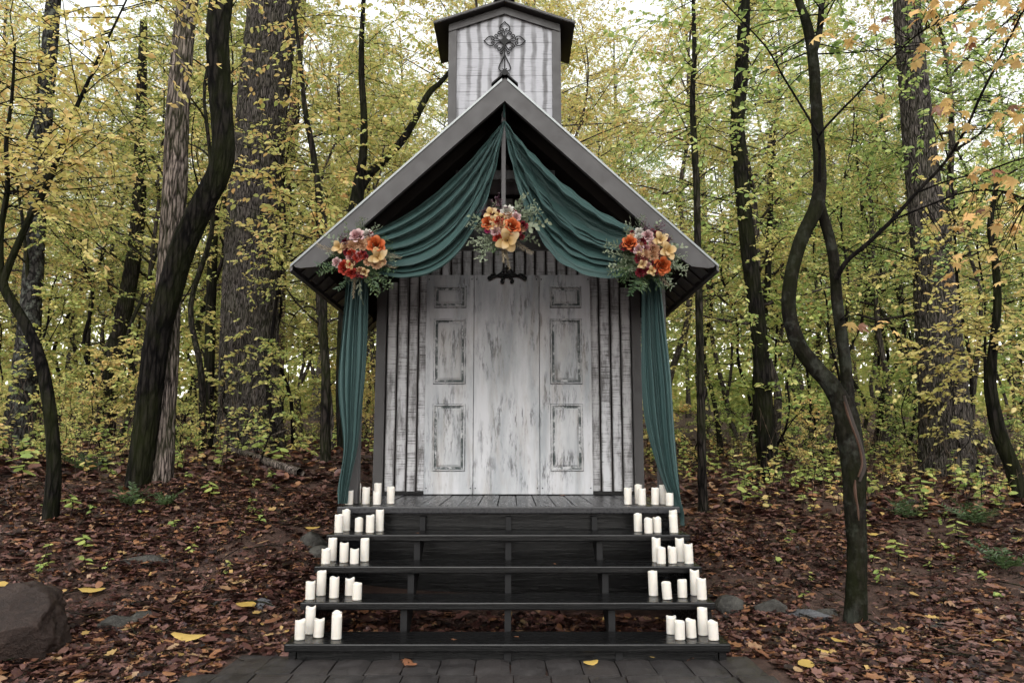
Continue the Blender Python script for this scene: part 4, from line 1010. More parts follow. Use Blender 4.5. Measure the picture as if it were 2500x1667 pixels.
def trunk_data(pts, drop=.15, m=6, flare=0.0):
    P = np.array(pts, float)
    z0 = float(terr(P[0, 0], P[0, 1])) - drop
    if P[0, 2] > z0: P = np.vstack([[P[0, 0], P[0, 1], z0, P[0, 3] * (1.12 + flare)], P])
    return catmull(P, m)
def trunk_part(parent, pts, mat, seg=24, ridges=12, amp=.10, seed=1, base=True, m=6, name='trunk', flare=0.0):
    Q = trunk_data(pts, m=m, flare=flare) if base else catmull(np.array(pts, float), m)
    v, f = tube(Q[:, :3], Q[:, 3], seg, ridges, amp, seed)
    return link(name, mesh(name, v, f, mat, True), parent)
def crown_on(parent, paths, n, L, nlf, leaf, mat, seed, frm=.35, bark=BARK_TWIG, sub=1, side=None, asp=.55):
    r = np.random.default_rng(seed); W = []; lp = []; ld = []
    for k in range(n):
        P = np.array(paths[k % len(paths)], float)[:, :3]
        s = r.uniform(frm, 1) * (len(P) - 1); i = int(s); c = P[i] if i >= len(P) - 1 else P[i] + (P[i + 1] - P[i]) * (s - i)
        a = r.uniform(0, 6.28); d = np.array([math.cos(a), math.sin(a), r.uniform(-.15, .5)])
        if side is not None: d = d + np.array(side)
        nlf_ = int(nlf * 1.45); PP = twig_leaves(r, c, d, L * r.uniform(.5, 1.3), nlf_, W, lp, ld, .007, .3, .35)
        for u in range(sub): twig_leaves(r, PP[1 + u % 3], d + r.normal(0, .8, 3), L * r.uniform(.3, .7), nlf_, W, lp, ld, .004)
    w = NB()
    for PP, rr in W: v, f = tube(PP, rr, 3); w.add(v, f)
    link('twigs', w.mesh('twigs', bark, True), parent)
    lv = NB(); C = np.vstack(lp); D = np.vstack(ld); leaves_on(lv, C, D, np.tile([0, 0, 1.], (len(C), 1)), leaf * .78, r, 'ov', asp, .55)
    link('crown', lv.mesh('crown', mat), parent)
def tree(name, pts0, label):
    return empty(name, (pts0[0][0], pts0[0][1], float(terr(pts0[0][0], pts0[0][1]))), label, 'tree')
T = tree('poplar_tree', POP, 'massive straight tree with deeply furrowed grey bark left of the chapel')
trunk_part(T, POP + [(-3.8, 12, 13.0, .36), (-3.7, 12, 17.0, .28)], BARK_POP, 120, 34, .085, 3, m=34, flare=.15)
crown_on(T, [[(-3.9, 12, 9.5), (-3.7, 12, 17)]], 60, 3.0, 14, .13, LEAF_LEFT, 5, 0)
T = tree('twin_tree', TWA, 'pair of joined trunks, a dark mossy one kinked right and a paler upright one')
trunk_part(T, [(a - .035 * (c < 2.6), b, c, d * float(np.interp(c, [.8, 2.4, 4.2], [.60, .70, .86]))) for a, b, c, d in TWA] + [(-2.9, 7.4, 8.0, .10), (-2.7, 7.5, 10.5, .07)], BARK_DARK, 56, 17, .10, 5, m=14, flare=.15)['label'] = 'dark mossy kinked trunk'
trunk_part(T, [(a + .01, b, c, d * float(np.interp(c, [.8, 2.4], [.82, .95]))) for a, b, c, d in TWB] + [(-3.5, 8.0, 8.6, .08), (-3.6, 8.0, 11, .06)], BARK_PALE, 56, 19, .11, 8, m=14, flare=.3)['label'] = 'paler flaky upright trunk'
crown_on(T, [[(-2.9, 7.4, 7.2), (-2.7, 7.5, 10.5)], [(-3.5, 8, 7.6), (-3.6, 8, 11)]], 40, 1.8, 12, .10, LEAF_LEFT, 6, 0)
T = tree('curved_tree', CRV, 'thin dark tree curving left then forking up at the left edge')
trunk_part(T, [(a, b, c, d * .85) for a, b, c, d in CRV], BARK_DARK, 18, 7, .10, 2, m=5); trunk_part(T, CRVB, BARK_DARK, 10, 5, .08, 3, False, name='limb')
crown_on(T, [CRV[9:], CRVB[2:]], 70, 1.0, 11, .085, LEAF_GOLD, 7, 0.1, sub=2)
T = tree('lichen_tree', LIC, 'pale lichen-spotted trunk standing behind the curved tree at far left')
trunk_part(T, LIC, BARK_LICHEN, 32, 11, .06, 4); crown_on(T, [LIC[4:]], 46, 2.0, 12, .10, LEAF_GOLD, 8, 0)
T = tree('thin_tree', THN, 'thin dark straight trunk just left of the massive furrowed tree')
trunk_part(T, THN, BARK_DARK, 16, 7, .08, 6); crown_on(T, [THN[4:]], 26, 1.4, 11, .10, LEAF_LEFT, 9, .2)
T = tree('tan_tree', TAN, 'tan-barked trunk partly hidden behind the massive furrowed tree')
trunk_part(T, TAN, BARK_TAN, 16, 7, .08, 7); crown_on(T, [TAN[3:]], 26, 1.8, 12, .12, LEAF_LEFT, 10, .2)
T = tree('slim_tree', CHA, 'slim dark tree rising close to the left eave of the chapel')
trunk_part(T, CHA, BARK_MID, 16, 7, .1, 8); crown_on(T, [CHA[5:]], 34, 1.2, 11, .10, LEAF_LEFT, 11, .1, sub=2)
T = tree('forked_tree', CHB, 'dark forked tree behind the left roof slope with a limb reaching toward the tower')
trunk_part(T, CHB, BARK_DARK, 18, 8, .1, 9); trunk_part(T, CHB2, BARK_DARK, 14, 6, .08, 10, False, name='limb')
crown_on(T, [CHB[5:], CHB2[2:]], 44, 1.2, 11, .10, LEAF_LEFT, 12, .1, sub=2)
T = tree('background_trunk', LR1, 'brown leaning trunk in the woods behind the curved tree')
trunk_part(T, LR1, BARK_MID, 16, 8, .1, 11); crown_on(T, [LR1[3:]], 26, 1.8, 12, .12, LEAF_LEFT, 13, .2)
# right side
T = tree('crooked_tree', RT, 'crooked mossy tree with a loop in its trunk and a split exposing orange wood')
SC = lambda L, k: [(a, b, c, d * k) for a, b, c, d in L]
trunk_part(T, SC(RT, .92), BARK_SMOOTH, 48, 11, .11, 12, m=16); trunk_part(T, SC(RTL, .86), BARK_SMOOTH, 40, 9, .10, 13, False, m=12, name='limb'); trunk_part(T, SC(RTR, .86), BARK_SMOOTH, 32, 9, .10, 14, False, m=12, name='limb')
trunk_part(T, RTU, BARK_SMOOTH, 12, 5, .05, 15, False, name='limb')
for q, pp in enumerate((RTB, RTV, RTW, RTX, RTY)): trunk_part(T, pp, BARK_TWIG, 7, 3, .05, 16 + q, False, m=4, name='branch')
HEART = plain('exposed_heartwood', (.022, .009, .005), (.085, .038, .019), .6, (30, 30, 4), .5)
HOLLOW = plain('split_hollow', (.010, .007, .005), (.03, .018, .012), .8)
def split_strip(pts, w, name, mat, yoff):
    P = catmull(np.array(pts, float), 6); V = []; F = []
    for i, p in enumerate(P):
        t = i / (len(P) - 1); ww = w * (math.sin(math.pi * min(max(t, .03), .97)) ** .5) * (1 + .25 * math.sin(9 * t))
        for s, dy in ((-1, .012), (-.5, -.006), (0, -.009), (.5, -.006), (1, .012)): V.append((p[0] + s * ww, p[1] + yoff + dy, p[2]))
    for i in range(len(P) - 1):
        for j in range(4): F.append((i * 5 + j, i * 5 + j + 1, i * 5 + j + 6, i * 5 + j + 5))
    link(name, mesh(name, V, F, mat, True), T)
split_strip([(2.305, 5.222, 1.50), (2.34, 5.220, 1.36), (2.388, 5.219, 1.20), (2.402, 5.219, 1.08), (2.372, 5.222, .99)], .008, 'exposed_wood', HEART, -.004)
split_strip([(2.31, 5.217, 1.54), (2.352, 5.215, 1.36), (2.400, 5.214, 1.20), (2.416, 5.216, 1.06), (2.38, 5.219, .96)], .022, 'bark_split', HOLLOW, .0)
split_strip([(2.352, 5.228, .97), (2.350, 5.230, .88), (2.360, 5.233, .78), (2.362, 5.237, .70)], .009, 'exposed_wood', HEART, -.004)
# maple leaves on its branches
def maple_tv(seed, curl=.18):
    r = random.Random(seed); pts = [(-.30, 0)]
    out = [(0, .18), (20, .34), (38, .55), (52, .42), (62, .62), (78, .95), (90, .60), (100, .66), (118, .56), (128, .80), (146, 1.04), (158, .70), (166, .82), (180, 1.25)]
    L = [(a, q * r.uniform(.9, 1.1)) for a, q in out]
    ring = [(-math.cos(R(a)) * q, math.sin(R(a)) * q) for a, q in L] + [(-math.cos(R(a)) * q, -math.sin(R(a)) * q) for a, q in L[-2::-1]]
    V = [(0, 0, 0)] + [(x * .5, y * .5, -curl * (x * x + y * y) * .5 + r.uniform(-.03, .03)) for x, y in ring]
    n = len(ring)
    F = [(0, 1 + i, 1 + (i + 1) % n) for i in range(n)]
    return np.array(V), np.array(F)
MPM = [mesh('leaf', *maple_tv(i, .1 + .12 * i), MAPLE) for i in range(4)]
MPD = mesh('leaf', *maple_tv(9, .9), DEADLEAF)
ML=[(2.79,4.6,4.1,0.13),(2.73,4.6,4.11,0.13),(3.45,4.78,4.06,0.13),(2.73,4.54,3.97,0.13),(2.69,4.51,4.05,0.13),(3.47,4.8,4.06,0.13),(3.21,4.55,4.06,0.13),(3.24,4.83,4.1,0.13),(3.38,4.7,4.18,0.13),(3.06,4.49,3.94,0.13),(3.15,4.87,4.28,0.13),(3.25,4.55,3.97,0.13),(3.49,4.84,4.15,0.13),(3.28,4.61,4.02,0.13),(2.99,4.48,3.96,0.13),(2.72,4.42,3.84,0.13),(2.6,4.54,3.95,0.13),(3.0,4.57,4.0,0.13),(3.4,4.61,4.09,0.13),(2.72,4.54,3.95,0.13),(2.85,4.56,3.93,0.13),(2.93,4.45,3.83,0.13),(2.75,4.78,4.19,0.13),(3.07,4.57,4.05,0.13),(2.63,4.42,3.91,0.13),(3.33,4.88,4.09,0.13),(3.04,4.41,3.8,0.13),(2.93,4.79,4.02,0.13),(2.98,4.71,3.98,0.13),(3.18,4.5,4.0,0.13),(2.95,4.59,4.09,0.13),(3.22,4.4,3.93,0.13),(2.75,4.79,4.21,0.13),(2.79,4.45,3.97,0.13),(3.31,4.5,3.97,0.13),(2.58,4.48,4.04,0.13),(3.02,4.42,3.98,0.13),(3.18,4.9,4.26,0.13),(2.8,4.79,4.12,0.13),(2.94,4.64,3.93,0.13),(2.68,4.42,3.92,0.13),(3.09,4.84,4.23,0.13),(3.13,4.42,3.9,0.13),(2.74,4.5,4.01,0.13),(2.7,4.47,3.85,0.13),(2.68,4.68,3.97,0.13),(3.54,4.85,3.93,0.13),(3.22,4.77,3.78,0.13),(2.94,4.51,3.82,0.13),(3.45,4.86,3.8,0.13),(3.0,4.8,3.83,0.13),(3.14,4.66,3.71,0.13),(3.07,4.53,3.68,0.13),(3.18,4.44,3.55,0.13),(3.43,4.73,3.71,0.13),(2.58,4.46,3.58,0.13),(3.22,4.43,3.62,0.13),(2.8,4.68,3.77,0.13),(3.11,4.51,3.6,0.13),(2.52,4.41,3.54,0.13),(3.43,4.8,3.99,0.13),(3.25,4.68,3.7,0.13),(3.38,4.74,3.92,0.13),(2.98,4.79,3.76,0.13),(2.86,4.41,3.65,0.13),(2.68,4.64,3.76,0.13),(3.17,4.47,3.66,0.13),(2.93,4.66,3.72,0.13),(2.76,4.81,3.79,0.13),(2.69,4.59,3.75,0.13),(3.16,4.52,3.77,0.13),(2.88,4.45,3.56,0.13),(2.86,4.84,3.87,0.13),(3.16,4.83,3.91,0.13),(3.38,4.84,4.02,0.13),(2.91,4.82,3.94,0.13),(2.86,4.48,3.62,0.13),(3.19,4.47,3.78,0.13),(3.05,4.67,3.85,0.13),(3.15,4.4,3.6,0.13),(2.89,4.64,3.78,0.13),(3.05,4.44,3.68,0.13),(2.79,4.58,3.66,0.13),(3.26,4.71,3.69,0.13),(3.1,4.56,3.19,0.13),(3.45,4.86,3.37,0.13),(3.02,4.79,3.21,0.13),(3.01,4.47,3.2,0.13),(3.28,4.73,3.35,0.13),(2.74,4.47,3.32,0.13),(3.39,4.85,3.47,0.13),(2.93,4.58,3.21,0.13),(3.11,4.6,3.38,0.13),(3.38,4.73,3.41,0.13),(2.81,4.41,3.22,0.13),(2.86,4.81,3.19,0.13),(3.38,4.88,3.26,0.13),(2.85,4.65,3.24,0.13),(3.17,4.78,3.18,0.13),(3.4,4.73,3.43,0.13),(3.19,4.71,3.21,0.13),(3.41,4.86,3.43,0.13),(3.13,4.85,3.32,0.13),(3.09,4.52,3.26,0.13),(3.11,4.9,3.33,0.13),(3.26,4.6,3.28,0.13),(3.22,4.61,3.32,0.13),(2.79,4.67,3.38,0.13),(3.12,4.58,3.2,0.13),(3.2,4.48,3.15,0.13),(2.94,4.89,3.21,0.13),(3.24,4.56,3.19,0.13),(2.74,4.51,3.28,0.13),(3.4,4.79,3.2,0.13),(2.8,4.55,3.3,0.13),(3.44,4.8,3.44,0.13),(3.32,4.88,3.35,0.13),(2.81,4.48,3.18,0.13),(2.78,4.56,3.37,0.13),(3.0,4.9,3.53,0.13),(2.97,4.88,2.63,0.12),(3.34,4.98,2.7,0.12),(3.33,4.82,2.64,0.12),(3.21,4.82,2.64,0.12),(3.16,4.94,2.77,0.12),(2.98,4.67,2.69,0.12),(3.29,4.76,2.69,0.12),(3.14,4.73,2.59,0.12),(2.88,4.61,2.62,0.12),(3.45,4.98,2.8,0.12),(2.93,4.94,2.77,0.12),(3.3,4.82,2.72,0.12),(2.97,4.67,2.59,0.12),(3.33,4.88,2.61,0.12),(3.3,4.75,2.58,0.12),(3.32,4.83,2.62,0.12),(2.91,4.96,2.7,0.12),(3.04,4.96,2.69,0.12),(3.18,4.85,2.76,0.12),(2.94,4.86,2.63,0.12),(2.97,4.85,2.62,0.12),(3.05,4.96,2.66,0.12),(3.36,4.86,2.62,0.12),(3.2,4.81,2.65,0.12),(3.27,4.63,2.64,0.12),(3.22,4.82,2.67,0.12),(3.06,4.68,2.67,0.12),(2.88,4.96,2.67,0.12),(2.24,5.0,4.18,0.15),(2.18,4.85,4.01,0.15),(2.23,4.94,4.05,0.15),(2.1,4.86,3.97,0.15),(2.35,4.84,3.95,0.12),(2.41,4.88,3.93,0.12),(2.34,4.86,3.94,0.12),(2.52,4.89,4.07,0.12),(2.57,4.76,3.87,0.12),(2.6,4.84,3.94,0.12),(2.49,4.7,4.01,0.12),(3.16,4.78,2.24,0.11),(3.18,4.89,2.42,0.11),(3.22,4.89,2.44,0.11),(2.86,4.71,2.34,0.11),(3.02,4.97,2.47,0.11),(2.81,4.73,2.27,0.11),(3.18,4.73,2.44,0.11),(2.94,4.9,2.26,0.11),(3.14,4.73,2.35,0.11),(3.07,5.0,2.43,0.11),(2.97,4.95,2.48,0.11),(2.83,4.79,2.23,0.11),(3.15,4.97,2.36,0.11),(2.8,4.75,2.26,0.11),(2.38,4.75,1.98,0.12),(2.11,4.61,1.94,0.12),(2.25,4.8,1.96,0.12),(2.36,4.8,1.95,0.12),(2.19,4.79,1.97,0.12),(2.48,4.8,1.92,0.12),(3.0,4.71,2.78,0.12),(3.11,4.53,2.74,0.12),(3.03,4.64,2.94,0.12),(3.12,4.61,2.83,0.12),(3.27,4.73,2.8,0.12),(2.92,4.57,2.9,0.12),(2.98,4.56,2.81,0.12),(3.15,4.61,2.88,0.12),(3.14,4.56,2.72,0.12),(3.01,4.56,2.72,0.12),(3.03,4.75,2.96,0.12),(3.21,4.65,2.75,0.12),(3.01,4.72,2.93,0.12),(3.08,4.61,2.93,0.12),(3.11,4.63,2.88,0.12),(3.07,4.74,3.0,0.12),(3.14,4.53,2.83,0.12),(3.14,4.77,2.88,0.12),(1.84,4.95,3.76,0.1),(1.8,4.96,3.81,0.1),(2.46,4.7,3.32,0.1),(2.44,4.73,3.31,0.1),(2.39,4.76,3.53,0.1),(2.5,4.83,3.52,0.1),(2.82,4.84,3.1,0.1),(2.97,4.89,2.95,0.1),(2.84,4.81,3.09,0.1),(2.98,4.87,3.11,0.1),(2.77,4.72,3.02,0.1)]
BRS = np.vstack([catmull(np.array(p, float), 8)[:, :3] for p in (RTB, RTV, RTX, RTY, RTW)])
BRS = np.vstack([BRS, catmull(np.array(RTR, float), 6)[20:40, :3]])
tws = NB()
for n, (x, y, z, s) in enumerate(ML):
    p = np.array([x, y, z]); i = int(np.argmin(np.linalg.norm((BRS - p) * [1, 1, 1.3], axis=1))); b = BRS[i]
    mid = .5 * (p + b) + np.array([random.uniform(-.03, .03), random.uniform(-.03, .03), .06 * np.linalg.norm(p - b)])
    v, f = tube(catmull(np.array([b, mid, p]), 4), np.linspace(.0035, .0016, 9), 3); tws.add(v, f)
    dead = n % 17 == 5
    rot = (random.uniform(-.5, .5) + (1.2 if dead else .25), random.uniform(.05, .6), random.uniform(0, 6.28)) if n % 4 else (random.uniform(.5, 1.1), random.uniform(-.3, .5), random.uniform(-2.6, -.6))
    o = link('leaf', MPD if dead else MPM[n % 4], T, None, rot, s * random.uniform(.55, .9))
    o.location = (x, y, z)
link('twigs', tws.mesh('twigs', BARK_TWIG), T)
crown_on(T, [RTL[12:], RTU], 14, .8, 9, .08, LEAF_RIGHT, 21, .3)
T = tree('broad_tree', RBG, 'broad dark flaky-barked trunk with a mossy flared base at right')
trunk_part(T, RBG + [(6.3, 11.5, 13, .14)], BARK_POP, 64, 20, .10, 22, m=16, flare=.3); crown_on(T, [RBG[5:]], 50, 2.0, 12, .11, LEAF_RIGHT, 22, 0, sub=2)
T = tree('slim_tree', RTH, 'slim straight trunk just right of the chapel porch')
trunk_part(T, RTH, BARK_MID, 16, 7, .1, 23); crown_on(T, [RTH[5:]], 34, 1.1, 11, .09, LEAF_RIGHT, 23, .1, sub=2)
T = tree('dark_tree', RDK, 'dark wavy trunk midway between the chapel and the crooked tree')
trunk_part(T, RDK, BARK_DARK, 28, 10, .09, 24); crown_on(T, [RDK[3:]], 56, 1.5, 12, .10, LEAF_RIGHT, 24, 0, sub=2)
T = tree('dark_tree', RD2, 'thin dark sapling trunk leaning beside the dark wavy trunk')
trunk_part(T, RD2, BARK_DARK, 14, 6, .09, 25); crown_on(T, [RD2[3:]], 40, 1.3, 12, .10, LEAF_RIGHT, 25, 0, sub=2)
T = tree('bent_tree', RR, 'bent dark sapling leaning at the far right edge')
trunk_part(T, RR, BARK_DARK, 14, 6, .09, 26); crown_on(T, [RR[3:]], 60, 1.1, 11, .09, LEAF_GOLD, 26, 0, sub=2)

# ------------------------------------------------------------------ woods behind
SECT = [(-9e9, 'past the left edge'), (0, 'at the far left'), (150, 'right of the curved tree'), (280, 'behind the joined trunks'), (480, 'behind the massive furrowed tree'), (690, 'behind the left roof slope'), (900, 'behind the tower, left half'), (1170, 'behind the tower, right half'), (1450, 'behind the right roof slope'), (1680, 'by the dark wavy trunk'), (1800, 'behind the crooked tree'), (2000, 'behind the broad flaky trunk'), (2250, 'at the far right'), (2352, 'past the right edge')]
RANK = ['nearest', 'second nearest', 'third nearest', 'fourth nearest', 'fifth nearest', 'sixth nearest', 'seventh nearest', 'eighth nearest', 'ninth nearest', 'tenth nearest'] + [f'{n}th nearest' for n in range(11, 40)]
def name_by_place(things, what):
    cnt = {}
    for e, colour in sorted(things, key=lambda q: q[0].location.y):
        u = 1176 + 1743 * e.location.x / e.location.y
        s_ = [t for a, t in SECT if u >= a][-1]
        k = cnt.get(s_, 0); cnt[s_] = k + 1
        e['label'] = f'{colour} {what} {s_}, {RANK[k]} of these'
rr_ = random.Random(21)
placed = []
def free(x, y, d):
    return all((x - a) ** 2 + (y - b) ** 2 > d * d for a, b in placed)
nU = 0; things_u = []
for tries in range(4000):
    if nU >= 66: break
    y = rr_.uniform(12.6, 30); x = rr_.uniform(-.78 * y - 1.5, .78 * y + 1.5)
    if not free(x, y, 1.7): continue
    placed.append((x, y)); nU += 1
    right = x > 0.1 * y
    lm = (LEAF_RIGHT if rr_.random() < (.5 if x > .42 * y else .82) else LEAF_GOLD) if right else (LEAF_LEFT if rr_.random() < .8 else LEAF_GOLD)
    lab = {('R', 0): 'slender understory tree with fresh green leaves in the woods right of the chapel', ('R', 1): 'slender understory tree turning gold in the woods right of the chapel', ('L', 0): 'slender understory tree with yellow-green leaves in the woods left of the chapel', ('L', 1): 'slender understory tree turning gold in the woods left of the chapel'}[('R' if right else 'L', int(lm is LEAF_GOLD))]
    e_ = plant('understory_tree', f'under{nU % 6}', lm, x, y, rr_.uniform(.8, 1.2), rr_.uniform(0, 6.28), lab, 'tree', 'slender understory trees in the woods')
    things_u.append((e_, {LEAF_RIGHT.name: 'green', LEAF_LEFT.name: 'yellow-green', LEAF_GOLD.name: 'gold'}[lm.name]))
name_by_place(things_u, 'slender understory tree')
proto('sapling0', ALLM, BARK_TWIG, seed=401, H=6.0, r0=.030, h0=2.0, nl=12, limb=1.5, ntw=6, tw=.6, nlf=9, leaf=.075, up=.5, lean=.5, sub=1)
proto('sapling1', ALLM, BARK_TWIG, seed=402, H=7.5, r0=.040, h0=2.6, nl=13, limb=1.6, ntw=6, tw=.6, nlf=9, leaf=.075, up=.6, lean=.4, sub=1)
proto('sapling2', ALLM, BARK_MID, seed=403, H=9.0, r0=.055, h0=3.4, nl=12, limb=1.8, ntw=5, tw=.6, nlf=8, leaf=.075, up=.6, lean=.5, sub=1)
things_p = []; pl2 = []
for tries in range(3000):
    if len(things_p) >= 44: break
    y = rr_.uniform(10.8, 22); x = rr_.uniform(-.7 * y, .7 * y)
    if abs(x) < .27 * y or any((x - a) ** 2 + (y - b) ** 2 < 1.0 for a, b in pl2) or abs(x / y + 4.1 / 12) < .035 and y < 12: continue
    pl2.append((x, y)); lm = LEAF_RIGHT if x > 0 else (LEAF_LEFT if rr_.random() < .7 else LEAF_GOLD)
    e_ = plant('sapling', f'sapling{len(things_p) % 3}', lm, x, y, rr_.uniform(.8, 1.2), rr_.uniform(0, 6.28), 'x', 'sapling', 'thin bare-stemmed saplings in the woods')
    things_p.append((e_, 'thin'))
name_by_place(things_p, 'dark-stemmed sapling')
nT = 0; things_t = []
for tries in range(4000):
    if nT >= 52: break
    y = rr_.uniform(24, 52); x = rr_.uniform(-.78 * y - 2, .78 * y + 2)
    if not free(x, y, 2.6): continue
    placed.append((x, y)); nT += 1
    right = x > 0.1 * y
    lm = LEAF_RIGHT if right and rr_.random() < .6 else LEAF_LEFT
    lab = 'tall forest tree with a high leafy crown in the distance ' + ('right of the chapel' if right else 'left of the chapel')
    e_ = plant('forest_tree', f'tall{nT % 4}', lm, x, y, rr_.uniform(.75, 1.1), rr_.uniform(0, 6.28), lab, 'tree', 'tall forest trees in the distance')
    things_t.append((e_, 'tall'))
name_by_place(things_t, 'distant forest tree')
nS = 0; things_s = []; placed = []
for tries in range(6000):
    if nS >= 120: break
    y = 8.2 + 16 * rr_.random() ** 1.1; x = rr_.uniform(-.74 * y - 1, .74 * y + 1)
    if abs(x) < .29 * y + .2 and y < 13 or y < 10.2 and x > 0: continue
    if not free(x, y, .75): continue
    placed.append((x, y)); nS += 1
    right = x > 0
    lm = LEAF_SHRUB if right and rr_.random() < .75 else (LEAF_LEFT if rr_.random() < .7 else LEAF_GOLD)
    lab = f'low leafy shrub under the trees {"right" if right else "left"} of the chapel, ' + {LEAF_SHRUB.name: 'green', LEAF_LEFT.name: 'yellow-green', LEAF_GOLD.name: 'golden'}[lm.name]
    e_ = plant('shrub', f'shrub{nS % 4}', lm, x, y, rr_.uniform(.55, 1.15) * (.7 if y < 10.5 else 1), rr_.uniform(0, 6.28), lab, 'shrub', 'low shrubs under the trees', stem='stem', top='foliage')
    things_s.append((e_, {LEAF_SHRUB.name: 'green', LEAF_LEFT.name: 'yellow-green', LEAF_GOLD.name: 'golden'}[lm.name]))
name_by_place(things_s, 'leafy shrub')

# far woods seen only as one mass
r = np.random.default_rng(5); n = 90000
ang = r.uniform(-.95, .95, n); dist = r.uniform(52, 66, n)
X = dist * np.tan(ang * .75) ; Y = dist
cl = .5 + .5 * np.sin(X * .55 + 1.3 * np.sin(X * .23)) * np.sin(X * .17 + 2)
h = r.uniform(0, 1, n) ** 1.7 * (12 + 8 * cl)
C = np.stack([X, Y, terr(X, Y) + h], -1)
nb = NB(); leaves_on(nb, C, r.normal(0, 1, (n, 3)) + [0, 0, -.3], r.normal(0, 1, (n, 3)), .5, r, 'rh', .6, .3)
tag(link('distant_woods', nb.mesh('distant_woods', LEAF_FAR)), 'distant mass of autumn foliage closing off the woods', 'woods', kind='stuff')

# ------------------------------------------------------------------ leaf litter, undergrowth
def oak_tv(seed):
    r = random.Random(seed); n = 16; ring = []
    for i in range(n):
        a = 2 * math.pi * i / n; q = .5 * (1 + (.22 if i % 2 else -.14)); ring.append((math.cos(a) * q, math.sin(a) * q * .55))
    c = r.uniform(.1, .5); V = [(0, 0, .03)] + [(x, y, c * y * y * 2 + r.uniform(-.03, .05) + .15 * x * x) for x, y in ring]
    return np.array(V), np.array([(0, 1 + i, 1 + (i + 1) % n) for i in range(n)])
def oval_tv(seed, asp=.5):
    r = random.Random(seed); n = 9; c = r.uniform(-.6, .7); ring = [(math.cos(2 * math.pi * i / n) * .5, math.sin(2 * math.pi * i / n) * .5 * asp * (1 + .2 * math.cos(2 * math.pi * i / n))) for i in range(n)]
    V = [(0, 0, 0)] + [(x, y, c * y * y * 3 + r.uniform(-.02, .04) + r.uniform(-.3, .4) * x * x) for x, y in ring]
    return np.array(V), np.array([(0, 1 + i, 1 + (i + 1) % n) for i in range(n)])
def litter(n, y0, y1, temps, size, seed, power, tilt, lift):
    r = np.random.default_rng(seed); nb = NB()
    Y = y0 + (y1 - y0) * r.uniform(0, 1, n) ** power; X = r.uniform(-1, 1, n) * (.72 * Y + .6)
    ok = ~((np.abs(X) < 1.23) & (Y > 5.3) & (Y < 8.2)) & ~((X > -1.56) & (X < 1.47) & (Y < 4.50))
    cl = np.sin(2.3 * X + 1.1 * np.sin(1.9 * Y)) * np.sin(2.7 * Y + .8 * np.sin(2.1 * X)) + .6 * np.sin(5.1 * X - 3.7 * Y)
    ok &= r.uniform(0, 1, n) < (.72 + .4 * cl) * (1 - .5 * sstep(1.2, 1.8, X) * sstep(5.3, 5.7, Y) * sstep(7.0, 6.5, Y))
    X, Y = X[ok], Y[ok]; n = len(X)
    Z = terr(X, Y) + r.uniform(-.005, lift, n)
    k = r.integers(0, len(temps), n)
    for q, (TV, TF) in enumerate(temps):
        m = k == q; c = int(m.sum()); a = r.uniform(0, 6.28, c)
        nb.add(*scatter(TV, TF, np.stack([X[m], Y[m], Z[m]], -1), frames(np.stack([np.cos(a), np.sin(a), r.normal(0, tilt, c)], -1), np.stack([r.normal(0, tilt, c), r.normal(0, tilt, c), np.ones(c)], -1)), size * r.uniform(.4, 1.45, c)))
    return nb
near_t = [maple_tv(31, .3), maple_tv(32, .6), oak_tv(33), oak_tv(34), oval_tv(35, .5), oval_tv(36, .62), oval_tv(37, .4)]
nb = litter(44000, 3.3, 8.5, near_t, .078, 41, 1.0, .17, .026)
tag(link('fallen_leaves', nb.mesh('fallen_leaves', LITTER)), 'wet red-brown fallen leaves carpeting the forest floor', 'leaves', kind='stuff')
nb = litter(40000, 8.0, 26, [oval_tv(45, .6), oval_tv(46, .7), TEMPL['ov'] if False else oval_tv(47, .5)], .105, 42, 1.3, .26, .035)
tag(link('fallen_leaves', nb.mesh('fallen_leaves', LITTER)), 'fallen leaves covering the ground farther back among the trunks', 'leaves', kind='stuff')
nb = litter(60000, 3.3, 7.5, [(TEMPL['rh'][0] - [.5, 0, 0], TEMPL['rh'][1])], .030, 43, 1.0, .5, .022)
tag(link('leaf_mulch', nb.mesh('leaf_mulch', LITTER)), 'fine leaf crumbs and mulch between the larger fallen leaves', 'mulch', kind='stuff')

def under(n, y0, y1, seed, mat, hmin, hmax, leaf, name, label):
    r = np.random.default_rng(seed); lv = NB(); st = NB(); lp = []; ld = []; W = []
    Y = y0 + (y1 - y0) * r.uniform(0, 1, n) ** 1.1; X = r.uniform(-1, 1, n) * (.72 * Y + .5)
    for x, y in zip(X, Y):
        if abs(x) < .27 * y + .25 and y < 10.5: continue
        b = np.array([x, y, float(terr(x, y)) - .02]); h = r.uniform(hmin, hmax)
        top = b + [r.normal(0, .25 * h), r.normal(0, .25 * h), h]
        st.add(*tube(np.array([b, .5 * (b + top) + r.normal(0, .04 * h, 3), top]), [.004, .003, .002], 3))
        m = r.integers(4, 10); q = r.uniform(.35, 1, m)[:, None]
        lp.append(b + (top - b) * q); a = r.uniform(0, 6.28, m)
        ld.append(np.stack([np.cos(a), np.sin(a), r.uniform(-.5, .25, m)], -1))
    C = np.vstack(lp); D = np.vstack(ld); leaves_on(lv, C, D, np.tile([0, 0, 1.], (len(C), 1)), leaf, r, 'ov', .6, .35)
    o = tag(link(name, lv.mesh(name, mat)), label, 'undergrowth', kind='stuff')
    link('stems', st.mesh('stems', BARK_TWIG), o)
under(1300, 8.3, 22, 61, LEAF_SHRUB, .12, .55, .085, 'undergrowth', 'green seedlings and low ground cover among the trunks')
under(900, 8.3, 22, 62, LEAF_GOLD, .10, .6, .075, 'undergrowth', 'yellowing seedlings scattered through the ground cover')
